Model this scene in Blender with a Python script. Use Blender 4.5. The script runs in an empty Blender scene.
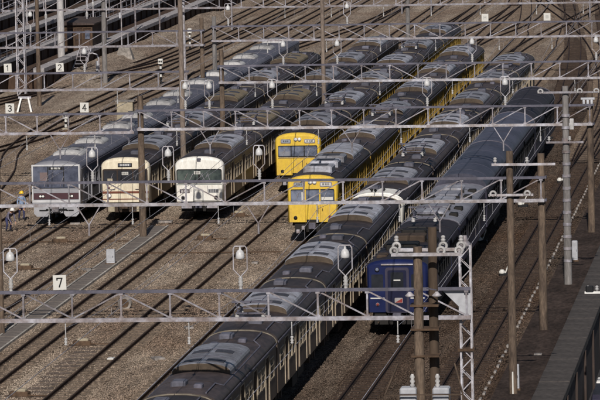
import bpy, math, random
from mathutils import Matrix, Vector
random.seed(7)
sc = bpy.context.scene
COL = sc.collection
R = math.radians

# ------------------------------------------------------------------ camera
FPX = 5000.0                       # focal length in pixels of a 600 px wide picture
yv = Vector((523.0, 458.0, FPX)).normalized()      # track direction in camera axes (right, up, forward)
zt = -0.02
zv = Vector((zt, 1.0, -(458.0 + 523.0 * zt) / FPX)).normalized()
xv = -yv.cross(zv)
if xv.x < 0: xv = -xv
right = Vector((xv.x, yv.x, zv.x)); up = Vector((xv.y, yv.y, zv.y)); fwd = Vector((xv.z, yv.z, zv.z))
CAMZ = 27.4
cam = bpy.data.cameras.new('camera'); camo = bpy.data.objects.new('camera', cam); COL.objects.link(camo)
m = Matrix.Identity(4)
for i in range(3):
    m[i][0] = right[i]; m[i][1] = up[i]; m[i][2] = -fwd[i]
m[0][3], m[1][3], m[2][3] = 0, 0, CAMZ
camo.matrix_world = m
cam.sensor_width = 36; cam.lens = 36 * FPX / 600.0
cam.clip_start = 1; cam.clip_end = 6000
sc.camera = camo

# ------------------------------------------------------------------ sky, sun, exposure
SUN_EL, SUN_AZ = 36.0, -3.5        # the sun stands behind the camera, a hair to the right
w = bpy.data.worlds.new('World'); sc.world = w; w.use_nodes = True
nt = w.node_tree; nt.nodes.clear()
sky = nt.nodes.new('ShaderNodeTexSky'); sky.sky_type = 'NISHITA'; sky.sun_disc = False
sky.sun_elevation = R(SUN_EL); sky.sun_rotation = R(180 + SUN_AZ)
sky.air_density = 0.75; sky.dust_density = 0.4; sky.ozone_density = 2.0
bg = nt.nodes.new('ShaderNodeBackground'); bg.inputs[1].default_value = 0.05
wo = nt.nodes.new('ShaderNodeOutputWorld')
nt.links.new(sky.outputs[0], bg.inputs[0]); nt.links.new(bg.outputs[0], wo.inputs[0])
sl = bpy.data.lights.new('sun', 'SUN'); sl.energy = 5.0; sl.angle = R(0.6); sl.color = (1.0, 0.935, 0.85)
so = bpy.data.objects.new('sun', sl); COL.objects.link(so)
sdir = Vector((math.sin(R(SUN_AZ)) * math.cos(R(SUN_EL)), math.cos(R(SUN_AZ)) * math.cos(R(SUN_EL)), -math.sin(R(SUN_EL))))
so.rotation_euler = sdir.to_track_quat('-Z', 'Y').to_euler()
vs = sc.view_settings
vs.view_transform = 'Standard'; vs.look = 'None'; vs.gamma = 1.0; vs.use_curve_mapping = False
vs.exposure = -0.28

# ------------------------------------------------------------------ materials
MATS = {}
def mat(name, col, rough=0.7, metal=0.0, n=(3.0, 0.25), bump=0.0, stretch=(1, 1, 1), col2=None, fine=None, spec=0.3, coords='Object', rand=0.0):
    """noise-varied paint: col mixed towards col2 (or a darker col) by a coarse and a fine noise"""
    if name in MATS: return MATS[name]
    mt = bpy.data.materials.new(name); mt.use_nodes = True; MATS[name] = mt
    t = mt.node_tree; N = t.nodes; L = t.links
    b = N['Principled BSDF']; b.inputs['Roughness'].default_value = rough; b.inputs['Metallic'].default_value = metal
    b.inputs['Specular IOR Level'].default_value = spec
    tc = N.new('ShaderNodeTexCoord'); mp = N.new('ShaderNodeMapping'); mp.inputs['Scale'].default_value = stretch
    L.new(tc.outputs[coords], mp.inputs[0])
    nz = N.new('ShaderNodeTexNoise'); nz.inputs['Scale'].default_value = n[0]; nz.inputs['Detail'].default_value = 6; nz.inputs['Roughness'].default_value = 0.65
    L.new(mp.outputs[0], nz.inputs['Vector'])
    rp = N.new('ShaderNodeValToRGB'); rp.color_ramp.elements[0].position = 0.36; rp.color_ramp.elements[1].position = 0.66
    c2 = col2 if col2 else tuple(c * (1 - n[1]) for c in col)
    rp.color_ramp.elements[0].color = (*c2, 1); rp.color_ramp.elements[1].color = (*col, 1)
    L.new(nz.outputs[0], rp.inputs[0])
    last = rp.outputs[0]
    if fine:
        n2 = N.new('ShaderNodeTexNoise'); n2.inputs['Scale'].default_value = fine[0]; n2.inputs['Detail'].default_value = 3
        L.new(mp.outputs[0], n2.inputs['Vector'])
        mr = N.new('ShaderNodeMapRange'); mr.inputs[1].default_value = 0.3; mr.inputs[2].default_value = 0.7
        mr.inputs[3].default_value = 1 - fine[1]; mr.inputs[4].default_value = 1 + fine[1]
        L.new(n2.outputs[0], mr.inputs[0])
        mx = N.new('ShaderNodeVectorMath'); mx.operation = 'SCALE'
        L.new(last, mx.inputs[0]); L.new(mr.outputs[0], mx.inputs['Scale']); last = mx.outputs[0]
    if rand:
        oi = N.new('ShaderNodeObjectInfo'); m3 = N.new('ShaderNodeMapRange'); m3.inputs[3].default_value = 1 - rand; m3.inputs[4].default_value = 1 + rand
        L.new(oi.outputs['Random'], m3.inputs[0])
        m4 = N.new('ShaderNodeVectorMath'); m4.operation = 'SCALE'; L.new(last, m4.inputs[0]); L.new(m3.outputs[0], m4.inputs['Scale']); last = m4.outputs[0]
        sh_ = N.new('ShaderNodeVectorMath'); sh_.operation = 'MULTIPLY_ADD'; sh_.inputs[1].default_value = (37, 53, 71)
        cb = N.new('ShaderNodeCombineXYZ')
        for q_ in range(3): L.new(oi.outputs['Random'], cb.inputs[q_])
        L.new(cb.outputs[0], sh_.inputs[0]); L.new(tc.outputs[coords], sh_.inputs[2]); L.new(sh_.outputs[0], mp.inputs[0])
    L.new(last, b.inputs['Base Color'])
    if bump:
        bp = N.new('ShaderNodeBump'); bp.inputs['Strength'].default_value = bump; bp.inputs['Distance'].default_value = 0.05
        L.new(nz.outputs[0], bp.inputs['Height']); L.new(bp.outputs[0], b.inputs['Normal'])
    return mt

def ground_mat(stones=False):
    mt = bpy.data.materials.new('ballast_stones' if stones else 'ballast_ground'); mt.use_nodes = True
    t = mt.node_tree; N = t.nodes; L = t.links
    b = N['Principled BSDF']; b.inputs['Roughness'].default_value = 0.95; b.inputs['Specular IOR Level'].default_value = 0.1
    g = N.new('ShaderNodeNewGeometry')
    def noise(scale, detail=5, st=(1, 1, 1), rough=0.6):
        mp = N.new('ShaderNodeMapping'); mp.inputs['Scale'].default_value = st; L.new(g.outputs['Position'], mp.inputs[0])
        z = N.new('ShaderNodeTexNoise'); z.inputs['Scale'].default_value = scale; z.inputs['Detail'].default_value = detail; z.inputs['Roughness'].default_value = rough
        L.new(mp.outputs[0], z.inputs['Vector']); return z.outputs[0]
    def rng(v, a, c, lo=0.0, hi=1.0):
        r_ = N.new('ShaderNodeMapRange'); r_.inputs[1].default_value = a; r_.inputs[2].default_value = c; r_.inputs[3].default_value = lo; r_.inputs[4].default_value = hi
        L.new(v, r_.inputs[0]); return r_.outputs[0]
    def mix(f, A, B):
        x = N.new('ShaderNodeMix'); x.data_type = 'RGBA'; L.new(f, x.inputs[0])
        for s, v in ((6, A), (7, B)):
            if isinstance(v, tuple): x.inputs[s].default_value = (*v, 1)
            else: L.new(v, x.inputs[s])
        return x.outputs[2]
    def math_(op, A, B):
        x = N.new('ShaderNodeMath'); x.operation = op
        for s, v in ((0, A), (1, B)):
            if isinstance(v, (int, float)): x.inputs[s].default_value = v
            else: L.new(v, x.inputs[s])
        return x.outputs[0]
    sp = N.new('ShaderNodeSeparateXYZ'); L.new(g.outputs['Position'], sp.inputs[0])
    streak = noise(0.55, 6, (1.0, 0.08, 1))            # long stains that follow the tracks
    patch = noise(0.11, 4, (1.0, 0.5, 1))
    grit = noise(9.0, 3, (1, 0.16, 1), 0.75)
    clump = noise(1.7, 4, (1, 0.22, 1), 0.7)
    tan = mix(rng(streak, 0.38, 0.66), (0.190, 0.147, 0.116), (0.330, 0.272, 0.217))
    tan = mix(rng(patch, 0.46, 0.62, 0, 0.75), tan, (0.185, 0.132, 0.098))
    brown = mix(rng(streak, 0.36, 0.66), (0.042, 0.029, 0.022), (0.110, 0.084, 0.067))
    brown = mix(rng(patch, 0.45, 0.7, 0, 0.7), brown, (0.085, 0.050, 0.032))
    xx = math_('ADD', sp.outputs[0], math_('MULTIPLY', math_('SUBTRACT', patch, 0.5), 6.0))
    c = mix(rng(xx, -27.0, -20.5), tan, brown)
    cg = N.new('ShaderNodeVectorMath'); cg.operation = 'SCALE'
    L.new(c, cg.inputs[0]); L.new(math_('MULTIPLY', rng(grit, 0.3, 0.7, 0.30, 1.70), rng(clump, 0.3, 0.7, 0.68, 1.30)), cg.inputs['Scale'])
    if stones:
        c2 = N.new('ShaderNodeVectorMath'); c2.operation = 'SCALE'
        L.new(c, c2.inputs[0]); L.new(math_('MULTIPLY', rng(g.outputs['Random Per Island'], 0, 1, 0.66, 1.58), rng(clump, 0.3, 0.7, 0.7, 1.25)), c2.inputs['Scale'])
        L.new(c2.outputs[0], b.inputs['Base Color']); return mt
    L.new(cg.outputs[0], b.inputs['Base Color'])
    bp = N.new('ShaderNodeBump'); bp.inputs['Strength'].default_value = 0.5; bp.inputs['Distance'].default_value = 0.06
    L.new(grit, bp.inputs['Height']); L.new(bp.outputs[0], b.inputs['Normal'])
    return mt

M_GROUND = ground_mat()
M_RAIL = mat('rusty_rail', (0.066, 0.040, 0.029), 0.75, 0.3, (1.5, 0.5), stretch=(1, 0.2, 1))
M_SLEEPER = mat('weathered_sleeper', (0.205, 0.155, 0.118), 0.9, 0, (0.9, 0.5), stretch=(1, 2, 1), fine=(6, .5))
M_STAIN = mat('rust_stained_ballast', (0.245, 0.187, 0.138), 0.95, 0, (0.8, 0.4), stretch=(1, 0.15, 1), fine=(9, .7), spec=.1)
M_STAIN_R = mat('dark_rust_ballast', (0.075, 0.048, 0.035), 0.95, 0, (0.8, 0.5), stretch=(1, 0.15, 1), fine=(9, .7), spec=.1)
M_GALV = mat('galvanised_steel', (0.36, 0.36, 0.41), 0.55, 0.25, (1.4, 0.35), col2=(.19, .155, .15), fine=(6, .25), rand=.22)
M_GALVD = mat('dull_purple_grey_steel', (0.15, 0.145, 0.185), 0.6, 0.3, (1.2, 0.4), fine=(6, .15))
M_PALE = mat('pale_painted_steel', (0.52, 0.52, 0.58), 0.5, 0.1, (1.5, 0.3), col2=(.27, .235, .23), fine=(8, .22), rand=.12)
M_RUSTPOLE = mat('brown_concrete_pole', (0.172, 0.126, 0.092), 0.85, 0, (1.3, 0.5), col2=(.062, .045, .036), stretch=(3, 3, .6), fine=(7, .3))
M_TANPOLE = mat('tan_concrete_pole', (0.25, 0.20, 0.165), 0.85, 0, (1.3, 0.5), col2=(.13, .10, .085), stretch=(3, 3, .6), fine=(7, .25))
M_DARKPOLE = mat('dark_tarred_pole', (0.10, 0.07, 0.05), 0.85, 0, (1.2, 0.5), stretch=(3, 3, .5))
M_GREYPOLE = mat('grey_concrete_pole', (0.24, 0.225, 0.22), 0.85, 0, (1.2, 0.45), stretch=(3, 3, .5), fine=(6, .2))
M_CONC = mat('weathered_concrete', (0.32, 0.29, 0.265), 0.9, 0, (0.6, 0.45), fine=(5, .2))
M_CONCD = mat('dark_concrete', (0.080, 0.070, 0.066), 0.9, 0, (0.6, 0.5), fine=(5, .25))
M_KERBW = mat('pale_concrete_edge', (0.31, 0.28, 0.26), 0.85, 0, (0.9, 0.5), fine=(4, .3))
M_LID = mat('trough_lid', (0.20, 0.172, 0.155), 0.9, 0, (0.7, 0.4), fine=(5, .2))
M_WHITE = mat('white_paint', (0.80, 0.79, 0.77), 0.45, 0, (2.0, 0.18))
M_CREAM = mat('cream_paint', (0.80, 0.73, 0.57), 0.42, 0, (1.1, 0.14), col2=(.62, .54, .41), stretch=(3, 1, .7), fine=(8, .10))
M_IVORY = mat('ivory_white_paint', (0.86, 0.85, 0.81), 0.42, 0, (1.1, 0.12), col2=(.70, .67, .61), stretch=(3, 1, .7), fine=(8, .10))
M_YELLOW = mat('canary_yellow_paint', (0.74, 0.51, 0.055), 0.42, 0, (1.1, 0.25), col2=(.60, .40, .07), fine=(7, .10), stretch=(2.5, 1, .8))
M_YSIDE = mat('shade_darkened_yellow', (0.33, 0.205, 0.035), 0.5, 0, (1.1, 0.3), fine=(7, .1))  # darker copy of the front's yellow: the side's shade put into the colour
M_BLUE = mat('dark_blue_paint', (0.010, 0.017, 0.078), 0.4, 0, (1.4, 0.3))
M_SILVER = mat('brushed_stainless', (0.43, 0.43, 0.47), 0.40, 0.5, (2.0, 0.2), stretch=(1, 1, 5))
M_MAROON = mat('maroon_stripe', (0.075, 0.036, 0.045), 0.45, 0, (1.5, 0.2))
M_REDBR = mat('red_brown_stripe', (0.17, 0.055, 0.035), 0.5, 0, (1.5, 0.2))
M_BEIGE = mat('shade_darkened_beige', (0.15, 0.112, 0.086), 0.5, 0, (1.1, 0.4), fine=(6, .1))  # long train's side, its base colour lowered to paint in the shade
M_TANSIDE = mat('shade_darkened_tan', (0.25, 0.18, 0.115), 0.5, 0, (1.1, 0.35), fine=(6, .1))  # cream and white trains' sides: shade painted in as a darker tan
M_DARKSIDE = mat('navy_coach_side', (0.05, 0.045, 0.075), 0.5, 0, (1.1, 0.3))
M_BLACK = mat('black_underframe', (0.018, 0.016, 0.015), 0.7, 0, (2, 0.4))
M_BROWNUND = mat('brake_dust_underframe', (0.075, 0.052, 0.038), 0.85, 0, (2, 0.5))
M_GASKET = mat('black_rubber', (0.012, 0.012, 0.014), 0.55, 0, (2, 0.2))
M_GLASSB = mat('windscreen_glass', (0.20, 0.225, 0.30), 0.06, 0, (1.3, 0.6), col2=(0.045, 0.055, 0.085), spec=.6)
M_GLASSD = mat('dark_glass', (0.030, 0.033, 0.042), 0.07, 0, (1.3, 0.5), spec=.6)
M_GLASSS = mat('side_glass', (0.05, 0.048, 0.05), 0.08, 0, (1.3, 0.5), spec=.6)
M_FRAME = mat('bright_window_frame', (0.50, 0.42, 0.32), 0.45, 0.1, (2, 0.4))
M_RIM = mat('dull_tan_rim', (0.30, 0.26, 0.205), 0.45, 0.1, (1.0, 0.7))
M_FRAMEY = mat('yellow_window_frame', (0.40, 0.265, 0.055), 0.5, 0, (2, 0.4))
M_ROOFBR = mat('sooty_brown_roof', (0.066, 0.050, 0.047), 0.55, 0, (0.55, 0.6), fine=(4, .28), stretch=(1, .5, 1), rand=.3)
M_ROOFGY = mat('slate_grey_roof', (0.118, 0.118, 0.150), 0.55, 0, (0.5, 0.4), fine=(5, .2), stretch=(1, .35, 1), rand=.2)
M_ROOFBL = mat('bluish_coach_roof', (0.070, 0.072, 0.104), 0.5, 0, (0.5, 0.45), fine=(5, .2), stretch=(1, .6, 1), rand=.25)
M_ROOFDK = mat('tarred_coach_roof', (0.030, 0.024, 0.028), 0.6, 0, (0.5, 0.35), fine=(5, .12), stretch=(1, .35, 1))
M_ROOFLT = mat('pale_grey_roof', (0.24, 0.245, 0.29), 0.6, 0, (0.6, 0.35), fine=(5, .14))
M_ACW = mat('white_cooler', (0.56, 0.55, 0.55), 0.5, 0, (1.2, 0.4), fine=(6, .15), rand=.3)
M_ACG = mat('grey_cooler', (0.40, 0.41, 0.47), 0.45, 0.1, (1.1, 0.35), col2=(.20, .19, .20), fine=(6, .2), rand=.3)
M_ACT = mat('tan_cooler', (0.22, 0.175, 0.11), 0.6, 0, (1.2, 0.35), fine=(6, .12))
M_ACEND = mat('grimy_cooler_end', (0.092, 0.068, 0.049), 0.75, 0, (1.5, 0.4), fine=(5, .2))
M_GRILLE = mat('dark_grille', (0.075, 0.075, 0.09), 0.6, 0.2, (4, 0.4))
M_LAMP = mat('lamp_glass', (0.85, 0.85, 0.82), 0.15, 0, (3, 0.1))
M_SIGNW = mat('sign_white', (0.64, 0.63, 0.60), 0.5, 0, (3, 0.1))
M_INK = mat('sign_black', (0.012, 0.012, 0.014), 0.6, 0, (3, 0.1))
FADED = mat('faded_headmark', (.36, .34, .34), .6)
M_RED = mat('signal_red', (0.26, 0.04, 0.035), 0.5, 0, (3, 0.2))
M_PORC = mat('white_porcelain', (0.52, 0.51, 0.51), 0.35, 0, (3, 0.4))
M_BUFF = mat('buff_cabinet', (0.44, 0.38, 0.28), 0.7, 0, (1.2, 0.4), fine=(6, .15))
M_GREYBOX = mat('pale_grey_cabinet', (0.52, 0.53, 0.57), 0.5, 0, (1.5, 0.35))
M_RUST = mat('rusty_plate', (0.115, 0.072, 0.046), 0.85, 0, (2.0, 0.5), fine=(7, .2))
M_BOARD = mat('dark_timber_wall', (0.085, 0.052, 0.036), 0.9, 0, (1.0, 0.5), stretch=(2, 2, .4), fine=(5, .2))
M_BRWALL = mat('stained_retaining_wall', (0.085, 0.062, 0.055), 0.9, 0, (0.8, 0.55), stretch=(1.5, 1.5, .25), fine=(5, .2))
M_ROAD = mat('asphalt', (0.050, 0.047, 0.050), 0.9, 0, (0.5, 0.35), fine=(8, .2))
M_MOUND = mat('gravel_bank', (0.27, 0.215, 0.165), 0.95, 0, (0.5, 0.4), bump=.5, fine=(6, .35), spec=.1)
M_SKIN = mat('skin', (0.50, 0.30, 0.21), 0.6, 0, (6, 0.1))
M_SHIRT = mat('light_blue_workwear', (0.24, 0.32, 0.48), 0.85, 0, (6, 0.2))
M_NAVY = mat('navy_workwear', (0.045, 0.05, 0.12), 0.85, 0, (6, 0.3))
M_GREYW = mat('grey_workwear', (0.16, 0.15, 0.21), 0.85, 0, (6, 0.3))
M_HELMY = mat('yellow_helmet', (0.80, 0.52, 0.03), 0.35, 0, (6, 0.1))
M_BOOT = mat('boots', (0.02, 0.018, 0.018), 0.7, 0, (6, 0.2))

# ------------------------------------------------------------------ mesh helpers
class B:
    def __init__(s): s.v = []; s.f = []; s.mi = []; s.cur = 0; s.sm = []
    def mat(s, i): s.cur = i; return s
    def face(s, idx, smooth=False): s.f.append(idx); s.mi.append(s.cur); s.sm.append(smooth)
    def box(s, x0, x1, y0, y1, z0, z1):
        k = len(s.v)
        s.v += [(x0, y0, z0), (x1, y0, z0), (x1, y1, z0), (x0, y1, z0), (x0, y0, z1), (x1, y0, z1), (x1, y1, z1), (x0, y1, z1)]
        for q in ((0, 3, 2, 1), (4, 5, 6, 7), (0, 1, 5, 4), (1, 2, 6, 5), (2, 3, 7, 6), (3, 0, 4, 7)): s.face([k + i for i in q])
        return s
    def cbox(s, c, d): return s.box(c[0] - d[0] / 2, c[0] + d[0] / 2, c[1] - d[1] / 2, c[1] + d[1] / 2, c[2] - d[2] / 2, c[2] + d[2] / 2)
    def chbox(s, x0, x1, y0, y1, z0, z1, c=0.03):
        """box with chamfered vertical and top edges"""
        k = len(s.v)
        ring = lambda e, z: [(x0 + e + c, y0 + e, z), (x1 - e - c, y0 + e, z), (x1 - e, y0 + e + c, z), (x1 - e, y1 - e - c, z), (x1 - e - c, y1 - e, z), (x0 + e + c, y1 - e, z), (x0 + e, y1 - e - c, z), (x0 + e, y0 + e + c, z)]
        s.v += ring(0, z0) + ring(0, z1 - c) + ring(c, z1)
        for r_ in range(2):
            for i in range(8):
                j = (i + 1) % 8; s.face([k + r_ * 8 + i, k + r_ * 8 + j, k + r_ * 8 + 8 + j, k + r_ * 8 + 8 + i])
        s.face([k + 16 + i for i in range(8)]); s.face([k + 7 - i for i in range(8)])
        return s
    def tube(s, p, q, r0, r1=None, n=8, caps=True):
        r1 = r0 if r1 is None else r1
        p = Vector(p); q = Vector(q); d = (q - p).normalized()
        a = d.orthogonal().normalized(); b_ = d.cross(a)
        k = len(s.v)
        for c, r_ in ((p, r0), (q, r1)):
            for i in range(n):
                t = 2 * math.pi * i / n; s.v.append(tuple(c + a * (r_ * math.cos(t)) + b_ * (r_ * math.sin(t))))
        for i in range(n): j = (i + 1) % n; s.face([k + i, k + j, k + n + j, k + n + i], True)
        if caps:
            for src, rev in ((k, True), (k + n, False)):
                o = len(s.v); s.v += s.v[src:src + n]; s.face([o + (n - 1 - i if rev else i) for i in range(n)])
        return s
    def bar(s, p, q, w_, h_):
        """rectangular bar from p to q"""
        p = Vector(p); q = Vector(q); d = (q - p).normalized()
        u_ = Vector((0, 0, 1)) if abs(d.z) < 0.9 else Vector((0, 1, 0))
        a = d.cross(u_).normalized() * (w_ / 2); b_ = a.cross(d).normalized() * (h_ / 2)
        k = len(s.v)
        for c in (p, q):
            for e in ((-1, -1), (1, -1), (1, 1), (-1, 1)): s.v.append(tuple(c + a * e[0] + b_ * e[1]))
        for i in range(4): j = (i + 1) % 4; s.face([k + i, k + j, k + 4 + j, k + 4 + i])
        s.face([k + 3, k + 2, k + 1, k]); s.face([k + 4, k + 5, k + 6, k + 7])
        return s
    def path(s, pts, r, n=6):
        for a, b_ in zip(pts[:-1], pts[1:]): s.tube(a, b_, r, r, n)
        return s
    def lathe(s, c, prof, n=12, axis='z'):
        k = len(s.v)
        for (r_, h) in prof:
            for i in range(n):
                t = 2 * math.pi * i / n
                x, y_ = r_ * math.cos(t), r_ * math.sin(t)
                s.v.append((c[0] + x, c[1] + y_, c[2] + h) if axis == 'z' else (c[0] + x, c[1] + h, c[2] + y_))
        for a in range(len(prof) - 1):
            for i in range(n):
                j = (i + 1) % n
                s.face([k + a * n + i, k + a * n + j, k + a * n + n + j, k + a * n + n + i], True)
        for src, rev in ((k, True), (k + (len(prof) - 1) * n, False)):
            o = len(s.v); s.v += s.v[src:src + n]; s.face([o + (n - 1 - i if rev else i) for i in range(n)])
        return s
    def loft(s, rings, smooth=False, cap0=True, cap1=True):
        k = len(s.v); n = len(rings[0])
        for r_ in rings: s.v += r_
        for a in range(len(rings) - 1):
            for i in range(n):
                j = (i + 1) % n; s.face([k + a * n + i, k + a * n + j, k + a * n + n + j, k + a * n + n + i], smooth)
        for on_, r_, rev in ((cap0, rings[0], True), (cap1, rings[-1], False)):
            if on_:
                o = len(s.v); s.v += r_; s.face([o + (n - 1 - i if rev else i) for i in range(n)])
        return s
    def mesh(s, name, mats):
        me = bpy.data.meshes.new(name); me.from_pydata(s.v, [], s.f)
        for m_ in (mats if isinstance(mats, (list, tuple)) else [mats]): me.materials.append(m_)
        me.polygons.foreach_set('material_index', s.mi); me.polygons.foreach_set('use_smooth', s.sm)
        import bmesh
        bm = bmesh.new(); bm.from_mesh(me); bmesh.ops.recalc_face_normals(bm, faces=bm.faces); bm.to_mesh(me); bm.free()
        me.update(); return me
    def build(s, name, mats, parent=None, loc=(0, 0, 0)):
        return place(s.mesh(name, mats), name, parent, loc)

def place(me, name, parent=None, loc=(0, 0, 0), rz=0.0):
    o = bpy.data.objects.new(name, me); COL.objects.link(o); o.location = loc
    if rz: o.rotation_euler = (0, 0, rz)
    if parent: o.parent = parent
    return o
CACHE = {}
def cached(key, fn, mats):
    if key not in CACHE: CACHE[key] = fn().mesh(key if isinstance(key, str) else key[0], mats)
    return CACHE[key]
def tag(o, label, cat, group=None):
    o['label'] = label; o['category'] = cat
    if group: o['group'] = group
    return o
def thing(name, label, cat, loc=(0, 0, 0), rz=0.0, group=None):
    o = bpy.data.objects.new(name, None); COL.objects.link(o); o.location = loc; o.rotation_euler = (0, 0, rz); o.empty_display_size = .3
    return tag(o, label, cat, group)
def struct(o): o['kind'] = 'structure'; return o

# ------------------------------------------------------------------ ground and terrain
def sheet(name, pts, z, m_):
    b = B(); b.v = [(x, y, z) for x, y in pts]; b.face(list(range(len(pts)))); return struct(b.build(name, m_))
WALLX = -11.2
gb = B()      # yard ground: a gently uneven grid, ending at the retaining wall on the right
xs = [-2500, -400, -120] + [-96 + i * 1.2 for i in range(70)] + [-12.4]
ys = [-300, 60] + [150 + i * 3.0 for i in range(160)] + [900, 4000]
for yy in ys:
    for xx in xs:
        h = 0.0
        if -95 < xx < -13 and 150 < yy < 620: h = random.uniform(-0.045, 0.012)
        gb.v.append((xx, yy, h))
nx = len(xs)
for j in range(len(ys) - 1):
    for i in range(nx - 1): gb.face([j * nx + i, j * nx + i + 1, (j + 1) * nx + i + 1, (j + 1) * nx + i], True)
struct(gb.build('ground', M_GROUND))
sheet('lower_road', [(-11.6, -300), (2500, -300), (2500, 4000), (-11.6, 4000)], -3.0, M_ROAD)

# retaining wall on the right with a coping built of single stones
rw = thing('retaining_wall', 'dark stained retaining wall dropping to the road at the right edge', 'wall', (WALLX, 330, -6))
B().box(-0.95, 0.0, -330, 370, -0.3, 5.85).build('wall_face', M_BRWALL, rw)
cop = cached('coping_stone', lambda: B().chbox(-1.28, 0.06, -1.97, 1.97, 5.85, 6.16, .02), M_CONCD)
for i in range(80):
    place(cop, 'coping_stone', rw, (0, -150 + i * 4.0, random.uniform(-.015, .015)))
for i in range(22):     # buttress pilasters of the wall face
    place(cached('pilaster', lambda: B().box(0.002, 0.10, -.2, .2, 0, 5.8), M_BRWALL), 'pilaster', rw, (0, -150 + i * 8.0, 0))
walk = B().box(-14.25, -12.52, 150, 640, -0.05, 0.045).build('walkway', mat('dark_ash_path', (0.060, 0.044, 0.038), 0.95, 0, (0.7, 0.5), stretch=(1, .3, 1), fine=(6, .35), spec=.1)); struct(walk)

# ------------------------------------------------------------------ tracks
RZ = 0.17
NTR = [0]
def track(pts, label, right_side=False):
    """pts: centre line points (x, y); rails and sleepers follow it"""
    t = bpy.data.objects.new('railway_track', None); COL.objects.link(t); t.location = (pts[0][0], pts[0][1], 0); t['kind'] = 'structure'; t['label'] = label
    ox, oy = pts[0]; NTR[0] += 1; dzb = (NTR[0] % 6) * .0017
    # resample with Catmull-Rom
    P = [Vector((a - ox, c - oy, 0)) for a, c in pts]
    out = []
    if len(P) == 2: out = [P[0], P[1]]
    else:
        E_ = [2 * P[0] - P[1]] + P + [2 * P[-1] - P[-2]]
        for i in range(1, len(E_) - 2):
            for k in range(12):
                u = k / 12; a, b_, c, d = E_[i - 1], E_[i], E_[i + 1], E_[i + 2]
                out.append(0.5 * ((2 * b_) + (c - a) * u + (2 * a - 5 * b_ + 4 * c - d) * u * u + (3 * b_ - a - 3 * c + d) * u ** 3))
        out.append(P[-1])
    nrm = []
    for i in range(len(out)):
        d = (out[min(i + 1, len(out) - 1)] - out[max(i - 1, 0)]).normalized(); nrm.append(Vector((d.y, -d.x, 0)))
    for s in (-1, 1):
        b = B(); rings = []
        for p, n_ in zip(out, nrm):
            c = p + n_ * (s * 0.5335)
            rings.append([tuple(c + n_ * a + Vector((0, 0, z))) for a, z in ((-.065, .018), (.065, .018), (.065, .035), (.014, .05), (.014, .125), (.036, .135), (.036, RZ), (-.036, RZ), (-.036, .135), (-.014, .125), (-.014, .05), (-.065, .035))])
        b.loft(rings); b.build('rail', M_RAIL, t)
    # rust stained bed strip
    b = B(); k = 0
    for i, (p, n_) in enumerate(zip(out, nrm)):
        for a, z in ((-1.12, .004), (-1.0, .016), (1.0, .016), (1.12, .004)): b.v.append(tuple(p + n_ * a + Vector((0, 0, z - .002 + dzb))))
        if i:
            o = i * 4
            for e in range(3): b.face([o - 4 + e, o - 3 + e, o + 1 + e, o + e])
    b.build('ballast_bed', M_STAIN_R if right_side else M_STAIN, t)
    # sleepers
    b = B(); acc = 0.0; step = 0.66
    for i in range(len(out) - 1):
        seg = (out[i + 1] - out[i]); Ls = seg.length; d = seg / Ls; n_ = Vector((d.y, -d.x, 0))
        while acc < Ls:
            c = out[i] + d * (acc + random.uniform(-.03, .03)); hw = 1.0 + random.uniform(-.04, .04); z = random.uniform(.026, .046)
            k = len(b.v)
            for zz in (0.0, z):
                for e, f_ in ((-hw, -.1), (hw, -.1), (hw, .1), (-hw, .1)): b.v.append(tuple(c + n_ * e + d * f_ + Vector((0, 0, zz))))
            for q in ((4, 5, 6, 7), (0, 1, 5, 4), (1, 2, 6, 5), (2, 3, 7, 6), (3, 0, 4, 7)): b.face([k + j for j in q])
            acc += step
        acc -= Ls
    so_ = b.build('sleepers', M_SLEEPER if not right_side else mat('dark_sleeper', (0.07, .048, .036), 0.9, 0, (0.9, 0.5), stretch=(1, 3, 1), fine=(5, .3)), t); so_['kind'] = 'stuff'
    return t

TX = {'silver': -45.1, 'w1': -41.2, 'w2': -36.8, 'y1': -32.8, 'y2': -28.7, 'near': -24.0, 'blue': -20.1, 'r1': -16.1}
track([(TX['silver'], 150), (TX['silver'], 640)], 'track under the stainless train')
track([(TX['w1'], 150), (TX['w1'], 640)], 'track under the cream train with a brown windscreen band')
track([(TX['w2'], 150), (TX['w2'], 640)], 'track under the white train')
track([(TX['y1'], 150), (TX['y1'], 500), (-33.6, 540), (-37, 640)], 'track under the yellow train set further back')
track([(TX['y2'], 150), (TX['y2'], 440), (-29.6, 490), (-33.5, 560), (-40, 640)], 'track under the yellow train set further forward')
track([(TX['near'], 150), (TX['near'], 420), (-24.6, 470), (-27.5, 540), (-34, 640)], 'track under the long brown roofed train')
track([(TX['blue'], 150), (TX['blue'], 360), (-20.6, 400), (-23.5, 470), (-29, 560)], 'track under the blue train', True)
track([(TX['r1'], 150), (TX['r1'], 300), (-16.6, 380), (-19.2, 450), (-24, 540), (-30, 640)], 'empty track beside the walkway', True)
track([(-20.1, 365), (-19.9, 425), (-18.6, 500), (-17.5, 600)], 'track fanning out far right', True)
track([(-16.1, 325), (-15.3, 400), (-16.2, 480), (-20.5, 560), (-28, 640)], 'outermost curved track far right', True)
track([(-28.7, 420), (-27.2, 470), (-23.8, 530), (-19.5, 600)], 'track branching right from the forward yellow train track')
track([(-16.3, 330), (-17.4, 395), (-22.0, 468), (-31.0, 545), (-43.0, 640)], 'diagonal track far right')
for pts_, lab_ in (([(-50.5, 425), (-49.6, 455), (-46.2, 500), (-45.1, 535)], 'far crossover left of the stainless train track'), ([(-41.2, 425), (-40.4, 450), (-37.6, 492), (-36.8, 525)], 'far crossover beyond the cream train'),
        ([(-36.8, 440), (-36.0, 462), (-33.6, 500), (-32.8, 530)], 'far crossover beyond the white train'), ([(-32.8, 445), (-32.0, 470), (-29.6, 505), (-30.6, 560)], 'far crossover beyond the rear yellow train')):
    track(pts_, lab_)
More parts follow.
